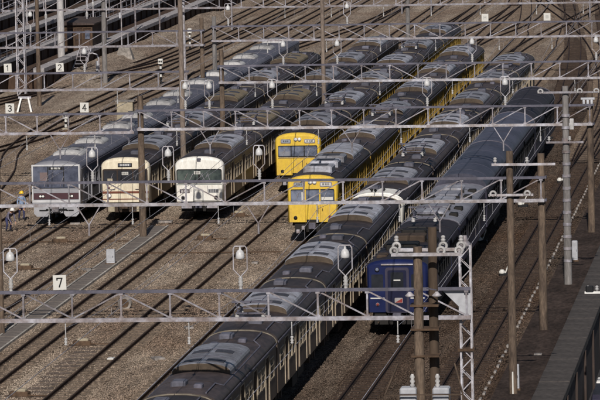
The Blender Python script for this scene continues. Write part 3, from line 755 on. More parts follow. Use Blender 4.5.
def front_yellow(three):
    def f(car, hw, ze, zt_):
        Yf = -.30
        nose(car, hw, ze, zt_, M_YELLOW, depth=.30)
        o = hw - .13
        for x0, x1, seed in ((-1.06, -.42, 31), (.42, 1.10, 32)):
            d = rpanel(car, 'route_box', x0, x1, 3.00, 3.26, Yf - .03, M_GALV, .06, .07)
            rpanel(car, 'route_blind', x0 + .06, x1 - .06, 3.05, 3.21, Yf - .036, M_SIGNW if x0 > 0 else mat('blind_blue_grey', (.36, .40, .46), .4), .01, .03)
            glyphs(car, x0 + .13, x1 - .13, 3.075, 3.185, Yf - .041, M_INK, 3, seed)
        for x in (-.12, .12): roundlamp(car, 'headlight', x, 3.24, Yf + .0, .10)
        rpanel(car, 'window_surround', -o + .06, o - .06, 2.14, 2.86, Yf - .014, M_GASKET, .04, .07)
        tr = ((-1.20, -.44), (-.38, .38), (.44, 1.20))
        for x0, x1 in tr:
            rpanel(car, 'windscreen', x0, x1, 2.20, 2.80, Yf - .024, M_GLASSB, .02, .05)
        if three:
            for x in (-.41, .41): panel(car, 'window_pillar', x - .045, x + .045, 2.16, 2.84, Yf - .03, M_YELLOW, .02)
            panel(car, 'sun_blind', .5, 1.14, 2.24, 2.42, Yf - .028, M_SIGNW, .004, .001)
            panel(car, 'sun_blind', -.62, -.55, 2.22, 2.70, Yf - .028, M_SIGNW, .004, .001)
        else:
            panel(car, 'sun_blind', -1.1, -.5, 2.24, 2.5, Yf - .028, mat('grey_blind', (.25, .26, .30), .8), .004, .001)
        B().bar((-o + .05, Yf - .02, 2.10), (o - .05, Yf - .02, 2.10), .03, .03).build('sill_trim', M_GALV, car)
        for x in (-.42, .42): B().bar((x, Yf - .004, 1.04), (x, Yf - .004, 2.12), .014, .012).build('door_seam', mat('yellow_shadow_gap', (.25, .13, .01), .7), car)
        for x in (.30, .55):
            B().bar((x, Yf - .05, 1.52 if x < .5 else 1.66), (x, Yf - .05, 1.92 if x < .5 else 1.78), .03, .03).build('handrail', M_GASKET, car)
        for x in (-.98, .98): roundlamp(car, 'tail_light', x, 1.26, Yf - .01, .085, M_RED if x > 0 else M_GASKET, M_GASKET)
        panel(car, 'coupler_recess', -.36, .36, .96, 1.16, Yf - .006, M_BLACK, .03)
        wiper(car, -.95, 2.2, Yf - .04, .45); wiper(car, .6, 2.2, Yf - .04, .45)
        B().box(-1.05, 1.05, Yf + .15, Yf + .3, .45, .97).build('apron', M_BLACK, car)
        for x, z in ((-.85, .5), (-.55, .7), (.6, .62)): B().chbox(x - .1, x + .1, Yf - .1, Yf + .15, z - .1, z + .1, .02).build('junction_box', M_GALV, car)
        coupler(car, Yf, M_GALVD)
    return f

def front_blue(car, hw, ze, zt_):
    Yf = -.26
    nose(car, hw, ze, zt_, M_BLUE, depth=.26)
    o = hw - .12
    B().bar((-.75, Yf - .04, 3.26), (.75, Yf - .04, 3.26), .05, .06).build('roof_handrail', M_PALE, car)
    g = rpanel(car, 'gangway_frame', -.56, .56, 1.0, 3.12, Yf - .12, M_DARKSIDE, .14, .12)
    rpanel(car, 'gangway_door', -.44, .44, 1.06, 3.0, Yf - .14, mat('navy_door', (.010, .012, .040), .45), .03, .08)
    rpanel(car, 'door_window', -.30, .30, 2.15, 2.9, Yf - .15, M_GLASSD, .02, .06)
    panel(car, 'number_plate', -.16, .16, 2.50, 2.56, Yf - .156, M_SIGNW, .008, .002)
    hm = rpanel(car, 'headmark', -.12, .26, 1.46, 1.70, Yf - .17, FADED, .03, .04)
    b = B(); k = [(-.10, 1.48), (.24, 1.48), (.24, 1.68)]
    b.loft([[(x, Yf - .172, z) for x, z in k], [(x, Yf - .178, z) for x, z in k]]); b.build('red_triangle', M_RED, hm)
    for x0, x1 in ((-1.22, -.66), (.66, 1.22)):
        rpanel(car, 'windscreen', x0, x1, 2.15, 2.80, Yf - .02, M_GLASSD, .03, .07)
        panel(car, 'white_stripe', x0 - .05, x1 + .05, 1.64, 1.70, Yf - .01, M_SIGNW, .02, .004)
        roundlamp(car, 'headlight', (x0 + x1) / 2, 3.02, Yf + .0, .09, M_GLASSB, M_GASKET)
        roundlamp(car, 'tail_light', (x0 + x1) / 2, 1.38, Yf - .0, .07, M_RED)
    B().box(-1.1, 1.1, Yf + .1, Yf + .3, .42, .97).build('apron', M_BLACK, car)
    for x in (-.9, .9): B().bar((x, Yf - .3, .55), (x, Yf + .1, .55), .06, .05).build('step_iron', M_BROWNUND, car)
    coupler(car, Yf, M_GALVD)

def front_oldwhite(car, hw, ze, zt_):
    """cab of the second set in the long train: white forehead, seen from above"""
    Yf = -.36
    nose(car, hw, ze, zt_, M_IVORY, depth=.5, slope=.1)
    Yf = -.5
    for x0, x1 in ((-1.2, -.45), (-.38, .38), (.45, 1.2)): rpanel(car, 'windscreen', x0, x1, 2.15, 2.85, Yf - .02, M_GLASSD, .04, .06)
    for x in (-.95, .95): roundlamp(car, 'headlight', x, 1.3, Yf - .01, .11)
    A = arc(hw + .045, ze - .1, zt_ + .03, 16, 2.35)
    B().loft([[(x, y, z) for x, z in A] for y in (-.05, 1.2, 2.6)], True).build('white_cab_roof', M_IVORY, car)
    for x, y in ((-.32, .5), (-.10, .2), (.30, .8)): B().lathe((x, y, zt_ - .02), [(.05, -.05), (.05, .10), (.10, .14), (.05, .22)], 8).build('horn', M_GASKET, car)
    coupler(car, Yf, M_GALVD)

# ---- roof gear of the forward yellow car: three low staggered coolers
def yellow_roof(car, ro, L, zt_):
    for x, y in ((.18, 2.9), (.18, 6.4), (.18, 9.9)):
        a_ = place(cached('small_cooler', lambda: B().chbox(-.82, .82, -1.05, 1.05, -.12, .30, .09), M_ACG), 'roof_cooler', ro, (x - .1, y, zt_))
        place(cached('small_grille', lambda: B().chbox(-.5, .5, -.6, .6, .0, .03, .01), M_GRILLE), 'grille', a_, (0, 0, .29))
    a_ = place(cached('cooler_' + M_ACG.name, ac_long, [M_ACG, M_ACEND]), 'roof_cooler', ro, (0, 15.6, zt_ - .1))

def blue_roof1(car, ro, L, zt_):
    bm_ = lambda x0, x1, y0, y1, h: B().chbox(x0, x1, y0, y1, zt_ - .25, zt_ + h, .05)
    for x0, x1, y0, y1, h in ((-.95, .55, 4.6, 6.4, .22), (-.85, .65, 8.0, 9.5, .30), (-.75, .45, 11.2, 12.3, .26), (.70, 1.22, 8.2, 9.6, .08), (-1.25, -.88, 6.9, 8.0, .08), (-.5, .9, 2.2, 3.6, .20), (-1.1, -.6, 1.2, 2.4, .06), (.1, 1.1, .8, 1.7, .12)):
        bm_(x0, x1, y0, y1, h).build('equipment_box', M_BLACK if random.random() < .8 else M_BROWNUND, ro)
    B().path([(-1.1, 13.4, zt_ + .02), (-.5, 13.6, zt_ + .16), (.3, 13.6, zt_ + .16), (1.0, 13.2, zt_ + .05)], .05).build('roof_cable', M_GASKET, ro)
    pantograph(ro, 16.8)
def blue_roof2(car, ro, L, zt_):
    for i, y in enumerate((2.2, 5.6, 9.0, 12.4, 15.8)):
        B().chbox(-.55, .55, y - 1.1, y + 1.1, zt_ - .2, zt_ + .20, .06).build('roof_hatch', M_ROOFLT if i % 2 else M_ACG, ro)
        B().box(-.66, .66, y - 1.45, y - 1.22, zt_ - .3, zt_ + .10).build('hatch_step', M_BLACK, ro)
        for s in (-1, 1):
            if (i + s) % 3: B().chbox(s * 1.0 - .22, s * 1.0 + .22, y - .5, y + .3, zt_ - .4, zt_ + .06, .04).build('equipment_box', M_BLACK, ro)
def near_pan(car, ro, L, zt_): pass

ORD = ['first', 'second', 'third', 'fourth', 'fifth', 'sixth', 'seventh']
def consist(kind, X, Y0, n, pitch, desc, group, front, **kw):
    for i in range(n):
        a = dict(kw)
        if 'per' in a: a.update(a.pop('per')(i) or {})
        lab = f'{ORD[i]} car of the {desc}' if i else f'front car of the {desc}'
        railcar(kind, X, Y0 + i * pitch, lab, group, front=front if i == 0 else None, **a)

consist('silver', TX['silver'], 290.0, 6, 20.7, 'stainless train with white roof coolers', 'cars of the stainless train', front_silver)
consist('w1', TX['w1'], 291.5, 5, 20.4, 'cream train with a brown windscreen band', 'cars of the cream train', front_cream, per=lambda i: dict(acmat=M_ACT if i in (2, 4) else M_ACG, pan=True if i == 1 else False))
consist('w2', TX['w2'], 291.5, 6, 20.5, 'white train with two dark windscreens', 'cars of the white train', front_white, per=lambda i: dict(acmat=M_ACT if i in (1, 2) else M_ACG, pan=True if i == 1 else False))
consist('yel', TX['y1'], 309.0, 6, 20.4, 'yellow train standing further back', 'cars of the rear yellow train', front_yellow(False), per=lambda i: dict(pan=True if i in (1, 4) else False))
consist('yel', TX['y2'], 277.8, 6, 20.4, 'yellow train standing further forward', 'cars of the forward yellow train', front_yellow(True), per=lambda i: dict(cooler=False, extra=yellow_roof) if i == 0 else dict(pan=True if i == 2 else False))
for i in range(5):
    railcar('near', TX['near'], 182.6 - 20.35 + i * 20.35, f'{["hindmost cut-off", "nearest", "second", "third", "fourth"][i]} car in the front half of the long brown roofed train', 'cars of the long train', pan=True if i in (2,) else False)
for i in range(6):
    railcar('near', TX['near'], 265.6 + i * 20.45, f'{ORD[i]} car in the rear half of the long train behind the white cab' if i else 'car with the white cab roof midway along the long train', 'cars of the long train', front=front_oldwhite if i == 0 else None, pan=True if i in (1,) else False)
railcar('blue', TX['blue'], 232.4, 'dark blue front car with gangway door and black roof boxes', 'cars of the blue train', front=front_blue, extra=blue_roof1, roof=M_ROOFDK)
railcar('blue', TX['blue'], 252.8, 'second blue train car with pale roof hatches', 'cars of the blue train', extra=blue_roof2)
for i in range(3):
    railcar('coach', TX['blue'], 273.6 + i * 23.5, ['nearest of the round roofed bluish coaches in the blue train', 'middle round roofed bluish coach in the blue train', 'last coach of the blue train with a black tarred roof'][i], 'cars of the blue train', roof=M_ROOFDK if i == 2 else M_ROOFBL)

# ------------------------------------------------------------------ catenary gantries
PANEL = 1.85; ZB, ZT = 6.2, 7.28
CH_B = None
def gantry(label, Y, x0, x1, legs, flips=(), legmat=M_RUSTPOLE, dirs=None, botmat=M_GALV):
    """x0 < x1; legs: list of (x, radius, height)"""
    g = thing('catenary_gantry', label, 'gantry', (x0, Y, 0), 0, 'overhead line gantries across the yard')
    n = max(2, round((x1 - x0) / PANEL)); p = (x1 - x0) / n
    B().box(-.15, x1 - x0 + .15, -.075, .075, ZB - .075, ZB + .075).build('bottom_chord', botmat, g)  # paler steel than the top chord: sunlight on it put into the colour
    B().box(-.15, x1 - x0 + .15, -.06, .06, ZT - .06, ZT + .06).build('top_chord', M_GALVD, g)
    ver = cached('vertical_strut', lambda: B().box(-.035, .035, -.035, .035, ZB + .07, ZT - .055).box(-.085, .085, -.052, -.037, ZB + .0, ZB + .14).box(-.08, .08, -.052, -.037, ZT - .14, ZT - .02), M_GALV)
    dkey = round(p, 3)
    for s in (1, -1):
        cached(('diagonal', dkey, s), lambda: B().bar((-s * p / 2 + s * .05, 0, ZB + .09), (s * p / 2 - s * .05, 0, ZT - .07), .055, .055), M_GALV)
    for i in range(n + 1): place(ver, 'vertical_strut', g, (i * p, 0, 0))
    for i in range(n):
        xm = x0 + (i + .5) * p; s = -1
        for f_ in flips:
            if xm > f_: s = -s
        place(CACHE[('diagonal', dkey, s)], 'diagonal_strut', g, ((i + .5) * p, .04 * (1 if i % 2 else -.2), 0))
    for (lx, r_, h) in legs:
        o = B().tube((lx - x0, .32, -.3), (lx - x0, .32, h), r_ * 1.12, r_ * .9, 14).build('pole', legmat, g)
        for z in (ZB, ZT): B().box(lx - x0 - r_ * 1.3, lx - x0 + r_ * 1.3, .03, .32 + r_ * 1.3, z - .05, z + .05).build('clamp', M_GALVD, o)
    # short hangers and insulators over each track
    hg = cached('hanger', lambda: B().tube((0, 0, ZB - .62), (0, 0, ZB - .05), .025, .025, 6).lathe((0, 0, ZB - .95), [(.03, 0), (.075, .04), (.03, .08), (.075, .14), (.03, .2), (.07, .26), (.03, .3)], 10), M_PORC)
    vb = cached('registration_bracket', lambda: B().bar((-.55, 0, ZB - .06), (0, 0, ZB - .95), .05, .05).bar((.55, 0, ZB - .06), (0, 0, ZB - .95), .05, .05).tube((0, 0, ZB - 1.45), (0, 0, ZB - .9), .05, .05, 8), M_GALV)
    for k, tx in enumerate(sorted(TX.values())):
        if x0 + .5 < tx < x1 - .5:
            place(hg, 'insulator', g, (tx - x0, 0, 0))
            if k % 2 == 0 and 200 < Y < 300: place(vb, 'registration_bracket', g, (tx - x0 + 1.9, 0, 0))
    return g

gantry('nearest truss gantry, carrying board 7 across the foot of the picture', 185.8, -62, -13.5, [(-38.9, .17, 8.5), (-62, .17, 8.5)], flips=(-29.0, -27.2))
gantry('truss gantry crossing in front of the cream and white train fronts', 234.0, -62, -13.4, [(-13.4, .19, 8.4), (-39.27, .13, 8.0), (-62, .17, 8.4)], flips=(-27.5,), botmat=M_PALE)
gantry('left truss gantry with boards 3 and 4 above the stainless train', 279.3, -66, -39.1, [(-66, .17, 8)], flips=(-52, -48.6, -45))
gantry('truss gantry from the brown pole across the yellow trains', 281.4, -38.9, -13.3, [(-38.9, .19, 8.1), (-13.3, .19, 8.6)], flips=(-25.5,), botmat=M_PALE)
gantry('left truss gantry with boards 1 and 2', 316.0, -70, -40.6, [(-70, .17, 8)], flips=(-55, ))
gantry('truss gantry behind the yellow fronts, ending at the right edge', 321.0, -39.0, -13.4, [(-39.0, .17, 8.3), (-13.4, .17, 8.2)], flips=(-26.2,), botmat=M_PALE)
gantry('left truss gantry in front of the retaining walls', 363.0, -78, -45.5, [(-45.5, .17, 8.2), (-78, .17, 8)], flips=(-62, -50))
gantry('truss gantry with two square boards in the right background', 368.0, -45.2, -13.4, [(-45.2, .17, 8.0), (-13.4, .17, 8.2)], flips=(-29,), legmat=M_GREYPOLE)
gantry('furthest truss gantry along the upper edge', 416.5, -86, -13.4, [(-60.5, .2, 8.4), (-34.8, .18, 8.4), (-13.4, .17, 8)], flips=(-70, -57, -40, -26), legmat=M_GREYPOLE)

# numbered boards on the gantries
SEG = {'1': [(0, -.2, 0, .2), (-.07, .12, 0, .2)], '2': [(-.11, .14, -.05, .2), (-.05, .2, .06, .2), (.06, .2, .11, .12), (.11, .12, .10, .03), (.10, .03, -.11, -.2), (-.11, -.2, .12, -.2)],
       '3': [(-.1, .16, 0, .2), (0, .2, .1, .14), (.1, .14, .08, .04), (.08, .04, -.02, .01), (-.02, .01, .1, -.04), (.1, -.04, .1, -.14), (.1, -.14, 0, -.2), (0, -.2, -.11, -.15)],
       '4': [(.05, -.2, .05, .2), (.05, .2, -.12, -.08), (-.12, -.08, .13, -.08)], '7': [(-.11, .19, .11, .19), (.11, .19, .06, .03), (.06, .03, -.02, -.2), (-.11, .19, -.11, .12)],
       'm': [(-.1, -.12, -.1, .1), (-.1, .1, 0, 0), (0, 0, .1, .1), (.1, .1, .1, -.12)], 'o': [(-.1, -.1, -.1, .1), (-.1, .1, .1, .1), (.1, .1, .1, -.1), (.1, -.1, -.1, -.1), (-.04, 0, .05, 0)]}
def board(d, x, Y, label, ink=M_INK, st=.05):
    t = thing('number_board', label, 'sign', (x, Y - .02, ZT + .062), 0, 'white numbered boards on the gantries')
    t.rotation_euler = (0, R(random.uniform(-2.5, 2.5)), R(random.uniform(-6, 6)))
    B().box(-.25, .25, -.03, 0, .03, .59).build('plate', M_SIGNW, t)
    B().box(-.03, .03, -.0, .06, -.12, .6).build('bracket', M_GALVD, t)
    b = B()
    for k, (xa, za, xb, zb) in enumerate([[v * .84 for v in q_] for q_ in SEG[d]]): b.bar((xa, -.036 - k * .0012, .31 + za), (xb, -.036 - k * .0012, .31 + zb), st, .006) if False else b.box(min(xa, xb) - (st / 2), max(xa, xb) + (st / 2), -.036 - k * .001, -.031 - k * .001, .31 + min(za, zb) - st * .4, .31 + max(za, zb) + st * .4) if (xa == xb or za == zb) else slant(b, xa, za + .31, xb, zb + .31, -.033 - k * .001, st)
    b.build('numeral', ink, t)
def slant(b, xa, za, xb, zb, y, st):
    d = Vector((xb - xa, 0, zb - za)).normalized(); n_ = Vector((-d.z, 0, d.x)) * (st / 2); e = d * (st * .3)
    p0 = Vector((xa, y, za)) - e; p1 = Vector((xb, y, zb)) + e
    q = [p0 + n_, p1 + n_, p1 - n_, p0 - n_]
    b.loft([[tuple(v) for v in q], [tuple(v + Vector((0, -.004, 0))) for v in q]])
# image position -> place on a plane of given Y (used once, to read positions off the survey of the photograph)
def at(px, py, Y):
    d = right * ((px - 300) / FPX) + up * (-(py - 200) / FPX) + fwd
    t = Y / d.y; return Vector((0, 0, CAMZ)) + d * t
def onz(px, py, z=0.0):
    d = right * ((px - 300) / FPX) + up * (-(py - 200) / FPX) + fwd
    t = (z - CAMZ) / d.z; return Vector((0, 0, CAMZ)) + d * t
FAINT = mat('faded_ink', (.45, .45, .44), .7)
board('7', at(60, 287, 185.8).x, 185.8, 'white square board with a black 7 on the nearest gantry')
board('3', at(10, 111, 279.3).x, 279.3, 'white square board with a black 3 above the left end of the trestle')
board('4', at(84.5, 111, 279.3).x, 279.3, 'white square board with a black 4 above the stainless train')
board('1', at(8, 68, 316).x, 316.0, 'white square board with a black 1 left of the lattice masts')
board('2', at(60, 68, 316).x, 316.0, 'white square board with a black 2 beside the steel steps')
board('m', at(485, 17, 368).x, 368.0, 'faded square board, left of the two in the right background', FAINT)
board('o', at(547, 15, 368).x, 368.0, 'faded square board, right of the two in the right background', FAINT)

# yard lamps standing on the gantries: stem, forked hoop, bell shade
def lamp(x, Y, label):
    t = thing('yard_lamp', label, 'lamp', (x, Y, ZT + .055), 0, 'bell lamps in hoops on the gantries')
    place(cached('lamp_stem', lambda: B().lathe((0, 0, 0), [(.07, 0), (.06, .1), (.10, .16), (.06, .2), (.10, .28), (.06, .33), (.09, .4), (.05, .48)], 10), M_PORC), 'stem', t)
    place(cached('lamp_hoop', lambda: B().path([(0, 0, .46), (-.26, 0, .74), (-.26, 0, 1.52), (-.20, 0, 1.62), (.20, 0, 1.62), (.26, 0, 1.52), (.26, 0, .74), (0, 0, .46)], .026, 6), M_PALE), 'hoop', t)
    place(cached('lamp_bell', lambda: B().lathe((0, 0, 0), [(.165, 1.16), (.175, 1.17), (.17, 1.28), (.145, 1.40), (.09, 1.47), (.04, 1.50), (.03, 1.60)], 14), mat('grimy_enamel', (.62, .62, .63), .35, 0, (4, .4))), 'bell_shade', t)
    place(cached('lamp_bulb', lambda: B().lathe((0, 0, 0), [(.03, 1.10), (.06, 1.12), (.07, 1.15), (.06, 1.20)], 10), M_LAMP), 'bulb', t)
LAMPS = [(10, 185.8, 'at the left edge on the nearest gantry'), (240, 185.8, 'above the long train roof on the nearest gantry'), (345, 185.8, 'left of the blue train on the nearest gantry'),
         (92, 234, 'above the windscreen of the stainless train'), (168, 234, 'between the cream and white trains'), (259, 234, 'between the white train and the rear yellow train'),
         (209, 281.4, 'beside the stainless train roof near the brown pole'), (272, 281.4, 'over the cream train roof'), (427, 281.4, 'over the forward yellow train roof'), (505, 281.4, 'over the pale coach roofs of the blue train'), (185, 281.4, 'on the brown pole line behind the white train'),
         (84, 316, 'beside the steel steps at the far left'), (283, 321, 'at the far end of the stainless train'), (337, 321, 'over the empty tracks in the middle background'), (472, 321, 'over the far end of the forward yellow train'),
         (30, 363, 'in front of the lattice mast'), (228, 368, 'in the far middle left'), (347, 368, 'in the far middle near the upper edge'), (596, 321, 'at the right edge in the background')]
for px, Y, d in LAMPS:
    zz = ZT + 1.3; py = 200 - 0  # height only matters for the small roll
    p = at(px, 253 if Y < 200 else 153 if Y < 250 else 83 if Y < 300 else 43 if Y < 330 else 10, Y)
    if p.x > -13.5: continue
    lamp(p.x, Y, 'white bell lamp in a wire hoop ' + d)

# overhead wires: messenger and contact wire over each track with trains
for nm, d in (('silver', 'stainless train'), ('w1', 'cream train'), ('w2', 'white train'), ('y1', 'rear yellow train'), ('y2', 'forward yellow train'), ('near', 'long brown roofed train'), ('blue', 'blue train'), ('r1', 'empty right track')):
    t = thing('overhead_wire', f'thin overhead wires above the {d}', 'wire', (TX[nm], 186, 0))
    c = B(); mW = B(); stops = [0, 48.2, 95, 134, 181, 230.5, 290]
    c.bar((0, -40, 5.05), (0, 290, 5.05), .02, .02)
    for a, b_ in zip(stops[:-1], stops[1:]):
        pts = [(0, a + (b_ - a) * k / 8, 5.25 + .75 * (2 * k / 8 - 1) ** 2 * .85) for k in range(9)]
        mW.path(pts, .011, 4)
        for k in range(1, 8): mW.bar((0, pts[k][1], 5.05), (0, pts[k][1], pts[k][2]), .006, .006)
    c.build('contact_wire', M_PALE, t); mW.build('messenger_wire', M_PALE, t)

# ------------------------------------------------------------------ free-standing poles
def pole(x, y, h, r_, label, m_, bands=0, name='pole'):
    t = thing('utility_pole', label, 'pole', (x, y, 0))
    B().tube((0, 0, -.3), (0, 0, h), r_ * 1.1, r_ * .85, 14).build('shaft', m_, t)
    for i in range(bands): B().tube((0, 0, 1.2 + i * .62), (0, 0, 1.34 + i * .62), r_ * 1.16, r_ * 1.14, 14).build('band', M_GALV, t)
    return t
INSR = lambda: B().lathe((0, 0, 0), [(.04, -.05), (.04, .05), (.08, .07), (.085, .12), (.05, .15), (.075, .18), (.07, .23), (.03, .26)], 12)
def crossarm(t, z, xa, xb, ins, y=-.24, m_=M_PALE):
    o = B().box(xa, xb, y - .05, y + .05, z - .05, z + .05).build('crossarm', m_, t)
    for x in ins: place(cached('arm_insulator', INSR, M_PORC), 'insulator', o, (x, y, z + .05))
    return o
def strain_ring(o, x, y, z):
    """horseshoe shaped strain insulator"""
    pts = [(x + .115 * math.cos(R(a)), y, z + .115 * math.sin(R(a))) for a in range(-40, 221, 13)]
    B().path(pts, .05, 8).build('strain_insulator', M_PORC, o)

p1 = pole(-13.4, 211, 10.4, .17, 'tall brown pole beside the white trackside box on the walkway', M_RUSTPOLE)
o = crossarm(p1, 9.85, -.75, 1.95, (-.6, .75)); 
o = crossarm(p1, 8.55, -.9, 1.0, ()); strain_ring(o, -.7, -.3, 8.6); strain_ring(o, .75, -.3, 8.6)
B().box(-.03, .03, -.23, -.2, .05, 1.0).build('white_marker', M_SIGNW, p1)
p2 = pole(-13.25, 254.3, 10.2, .19, 'grey banded concrete pole at the middle of the walkway', M_GREYPOLE, bands=13)
o = crossarm(p2, 9.9, -1.4, 1.75, (), m_=M_GALV)
for x in (-1.25, .75, 1.6): strain_ring(o, x, -.3, 9.95)
tr = B()
for x in (.95, 1.15, 1.35): tr.lathe((x, -.28, 9.3), [(.07, 0), (.07, .2), (.04, .22), (.04, .3)], 8)
tr.box(.8, 1.5, -.34, -.2, 9.52, 9.62); tr.build('fuse_box', M_GREYBOX, p2)
B().chbox(.2, .42, -.25, .0, 8.0, 8.55, .03).build('small_lamp', M_PORC, p2)
o = crossarm(p2, 7.35, -1.0, .9, (-.85, .2), m_=M_GALV)
pole(-39.05, 301.5, 14.5, .165, 'tall brown pole rising between the cream and white trains', M_TANPOLE)
pole(-34.75, 345, 13.5, .155, 'tall brown pole rising behind the rear yellow front', M_TANPOLE)
# pair of poles with transformers at the lower right
tp = thing('transformer_pole', 'twin pole with transformers, crossarms and white insulators at lower right', 'transformer pole', (-13.45, 165.5, 0))
B().tube((-.18, 0, -.3), (-.18, 0, 10.9), .21, .15, 14).build('shaft', M_RUSTPOLE, tp)
B().tube((.28, .5, -.3), (.28, .5, 11.5), .20, .15, 14).build('rear_shaft', M_DARKPOLE, tp)
for z, y in ((10.66, -.22), (10.72, .78)):
    o = B().box(-1.05, 1.32, y - .055, y + .055, z - .055, z + .055).build('crossarm', M_PALE, tp)
    for x in (-.95, .62, 1.22):
        strain_ring(o, x, y - .02, z + .12)
        if y > 0: place(cached('arm_insulator', INSR, M_PORC), 'insulator', o, (x, y, z + .22))
for s in (-1, 1):
    o = B().chbox(s * .55 - .28, s * .55 + .28, -.5, .2, 5.0, 6.2, .04).build('transformer_case', M_GREYBOX, tp)
    for z in (5.35, 5.7, 6.0): B().box(s * .55 - .29, s * .55 + .29, -.512, -.5, z, z + .02).build('case_rib', M_GALVD, o)
    B().lathe((s * .42, -.15, 6.2), [(.05, 0), (.09, .07), (.05, .13), (.095, .2), (.05, .27), (.09, .34), (.04, .44)], 12).build('bushing', M_PORC, o)
    B().lathe((s * .45, -.2, 9.25), [(.14, 0), (.17, .03), (.09, .1), (.04, .16)], 12).build('small_shade', M_PALE, tp)
    B().bar((s * .1, 0, 9.5), (s * .45, -.2, 9.46), .04, .04).build('shade_arm', M_GALVD, tp)
dk = B().box(-1.35, 1.35, -.7, .6, 4.85, 4.97).build('platform', M_BOARD, tp)
for x in (-1.3, -.85, .85, 1.3): B().bar((x, -.66, 4.97), (x, -.66, 6.0), .05, .05).build('rail_post', M_DARKPOLE, tp)
for z in (5.5, 6.0): B().bar((-1.3, -.66, z), (1.3, -.66, z), .04, .04).build('guard_rail', M_DARKPOLE, tp)
for s in (-1, 1): B().bar((s * 1.3, -.66, 6.0), (s * .95, .5, 6.9), .05, .05).build('brace', M_DARKPOLE, tp)
for z in (2.2, 3.4, 7.2, 8.1, 8.9): B().box(-.45, .5, -.2, .6, z, z + .06).build('strap', M_RUST, tp)

def lattice(x, y, h, w_, label, bay, leg=.05, m_=M_PALE, cap=True):
    t = thing('lattice_mast', label, 'mast', (x, y, 0))
    a = w_ / 2
    for sx in (-a, a):
        for sy in (-a, a): B().box(sx - leg, sx + leg, sy - leg, sy + leg, -.3, h).build('leg', m_, t)
    n = int(h / bay); k = 1
    for i in range(n):
        z0, z1 = i * bay, (i + 1) * bay
        for sy in (-a, a):
            place(cached(('brace', w_, bay, k, 'x'), lambda: B().bar((-k * a, 0, 0), (k * a, 0, bay), leg * .8, leg * .8), m_), 'brace', t, (0, sy, z0))
        for sx in (-a, a):
            place(cached(('brace', w_, bay, k, 'y'), lambda: B().bar((0, -k * a, 0), (0, k * a, bay), leg * .8, leg * .8), m_), 'brace', t, (sx, 0, z0))
        k = -k
    return t
lm = lattice(-13.55, 186.2, 8.9, .40, 'white lattice mast carrying the right end of the nearest gantry', .42, .036, M_PALE)
B().loft([[(-.95, -.26, 7.3), (.2, -.26, 7.3), (.2, -.26, 6.1), (-.25, -.26, 6.1), (-.25, -.26, 6.6)], [(-.95, -.29, 7.3), (.2, -.29, 7.3), (.2, -.29, 6.1), (-.25, -.29, 6.1), (-.25, -.29, 6.6)]]).build('gusset_plate', M_GREYBOX, lm)
B().lathe((0, 0, 8.85), [(.22, 0), (.22, .1), (.12, .2), (.08, .4)], 10).build('cap', M_GALV, lm)
B().box(-.32, .32, -.3, .3, 4.9, 5.0).build('collar', M_RUST, lm)

# ------------------------------------------------------------------ far left: banks, parapets, sheds, masts
M_PARA = mat('pale_lavender_concrete', (0.44, 0.415, 0.42), 0.9, 0, (0.5, 0.5), fine=(4, .25))
def terrace(label, x, h0, h1, y0, y1, pc=M_PARA, tilt=0.0, rail_=False):
    t = thing('retaining_wall', label, 'wall', (x, y0, 0), -tilt, 'stepped retaining walls at the upper left')
    B().box(-.5, 0, 0, y1 - y0, -.2, h1).build('wall_face', M_BOARD, t)
    post = cached(('wall_post', h0, h1), lambda: B().box(.003, .14, -.11, .11, h0 - .1, h1), M_BOARD)
    cap_ = cached('parapet_stone', lambda: B().chbox(-.75, .22, .015, 3.985, 0, .34, .03), pc)
    k = 0
    while k * 4 < y1 - y0:
        place(post, 'wall_post', t, (0, k * 4 + 2, 0)); place(cap_, 'parapet_stone', t, (0, k * 4, h1 + random.uniform(-.02, .02))); k += 1
    if rail_:
        rp_ = cached('rail_post', lambda: B().box(-.03, .03, -.03, .03, .3, 1.35), M_GALV)
        for k in range(int((y1 - y0) / 3)): place(rp_, 'rail_post', t, (-.3, k * 3.0 + 1, h1))
        for z in (.85, 1.33): B().box(-.33, -.27, 0, y1 - y0, h1 + z, h1 + z + .05).build('hand_rail', M_GALV, t)
    B().box(-4.2, -.5, .2, y1 - y0, -.2, h1 - .1).build('fill', M_BOARD, t)
    return t
for i, (lab_, x_, h0_, h1_) in enumerate((('lowest timber retaining wall with a pale parapet at the upper left', -64.5, 0, 1.5), ('second retaining wall behind the lowest one at the upper left', -67.4, 1.5, 2.3),
        ('third retaining wall at the upper left, below the long sheet roof', -70.2, 2.3, 3.3), ('fourth retaining wall at the upper left', -73.4, 3.3, 4.1), ('fifth retaining wall at the upper left', -76.4, 4.1, 5.0), ('topmost retaining wall at the upper left', -80.4, 5.0, 6.0))):
    terrace(lab_, x_, h0_, h1_, 408 - i * 8, 640, rail_=i in (1, 3, 4))
b = B().box(-140, -88, 360, 760, -.2, 6.4); struct(b.build('upper_bank', M_BOARD))
# gravel bank in front of the lowest wall
gbk = B(); nxx, nyy = 9, 26
for j in range(nyy):
    for i in range(nxx):
        u = i / (nxx - 1); y_ = 405 + j * 5.0
        h = max(0, math.sin(math.pi * min(1, u * .75 + .25))) * 0.9 * min(1, j / 4) * random.uniform(.75, 1.1) * min(1, (nyy - 1 - j) / 3) * (0 if i == nxx - 1 else 1)
        gbk.v.append((-64.6 + u * 3.4 + random.uniform(-.1, .1), y_, h - .05))
for j in range(nyy - 1):
    for i in range(nxx - 1): o_ = j * nxx + i; gbk.face([o_, o_ + 1, o_ + nxx + 1, o_ + nxx], True)
struct(gbk.build('gravel_bank', M_GROUND))
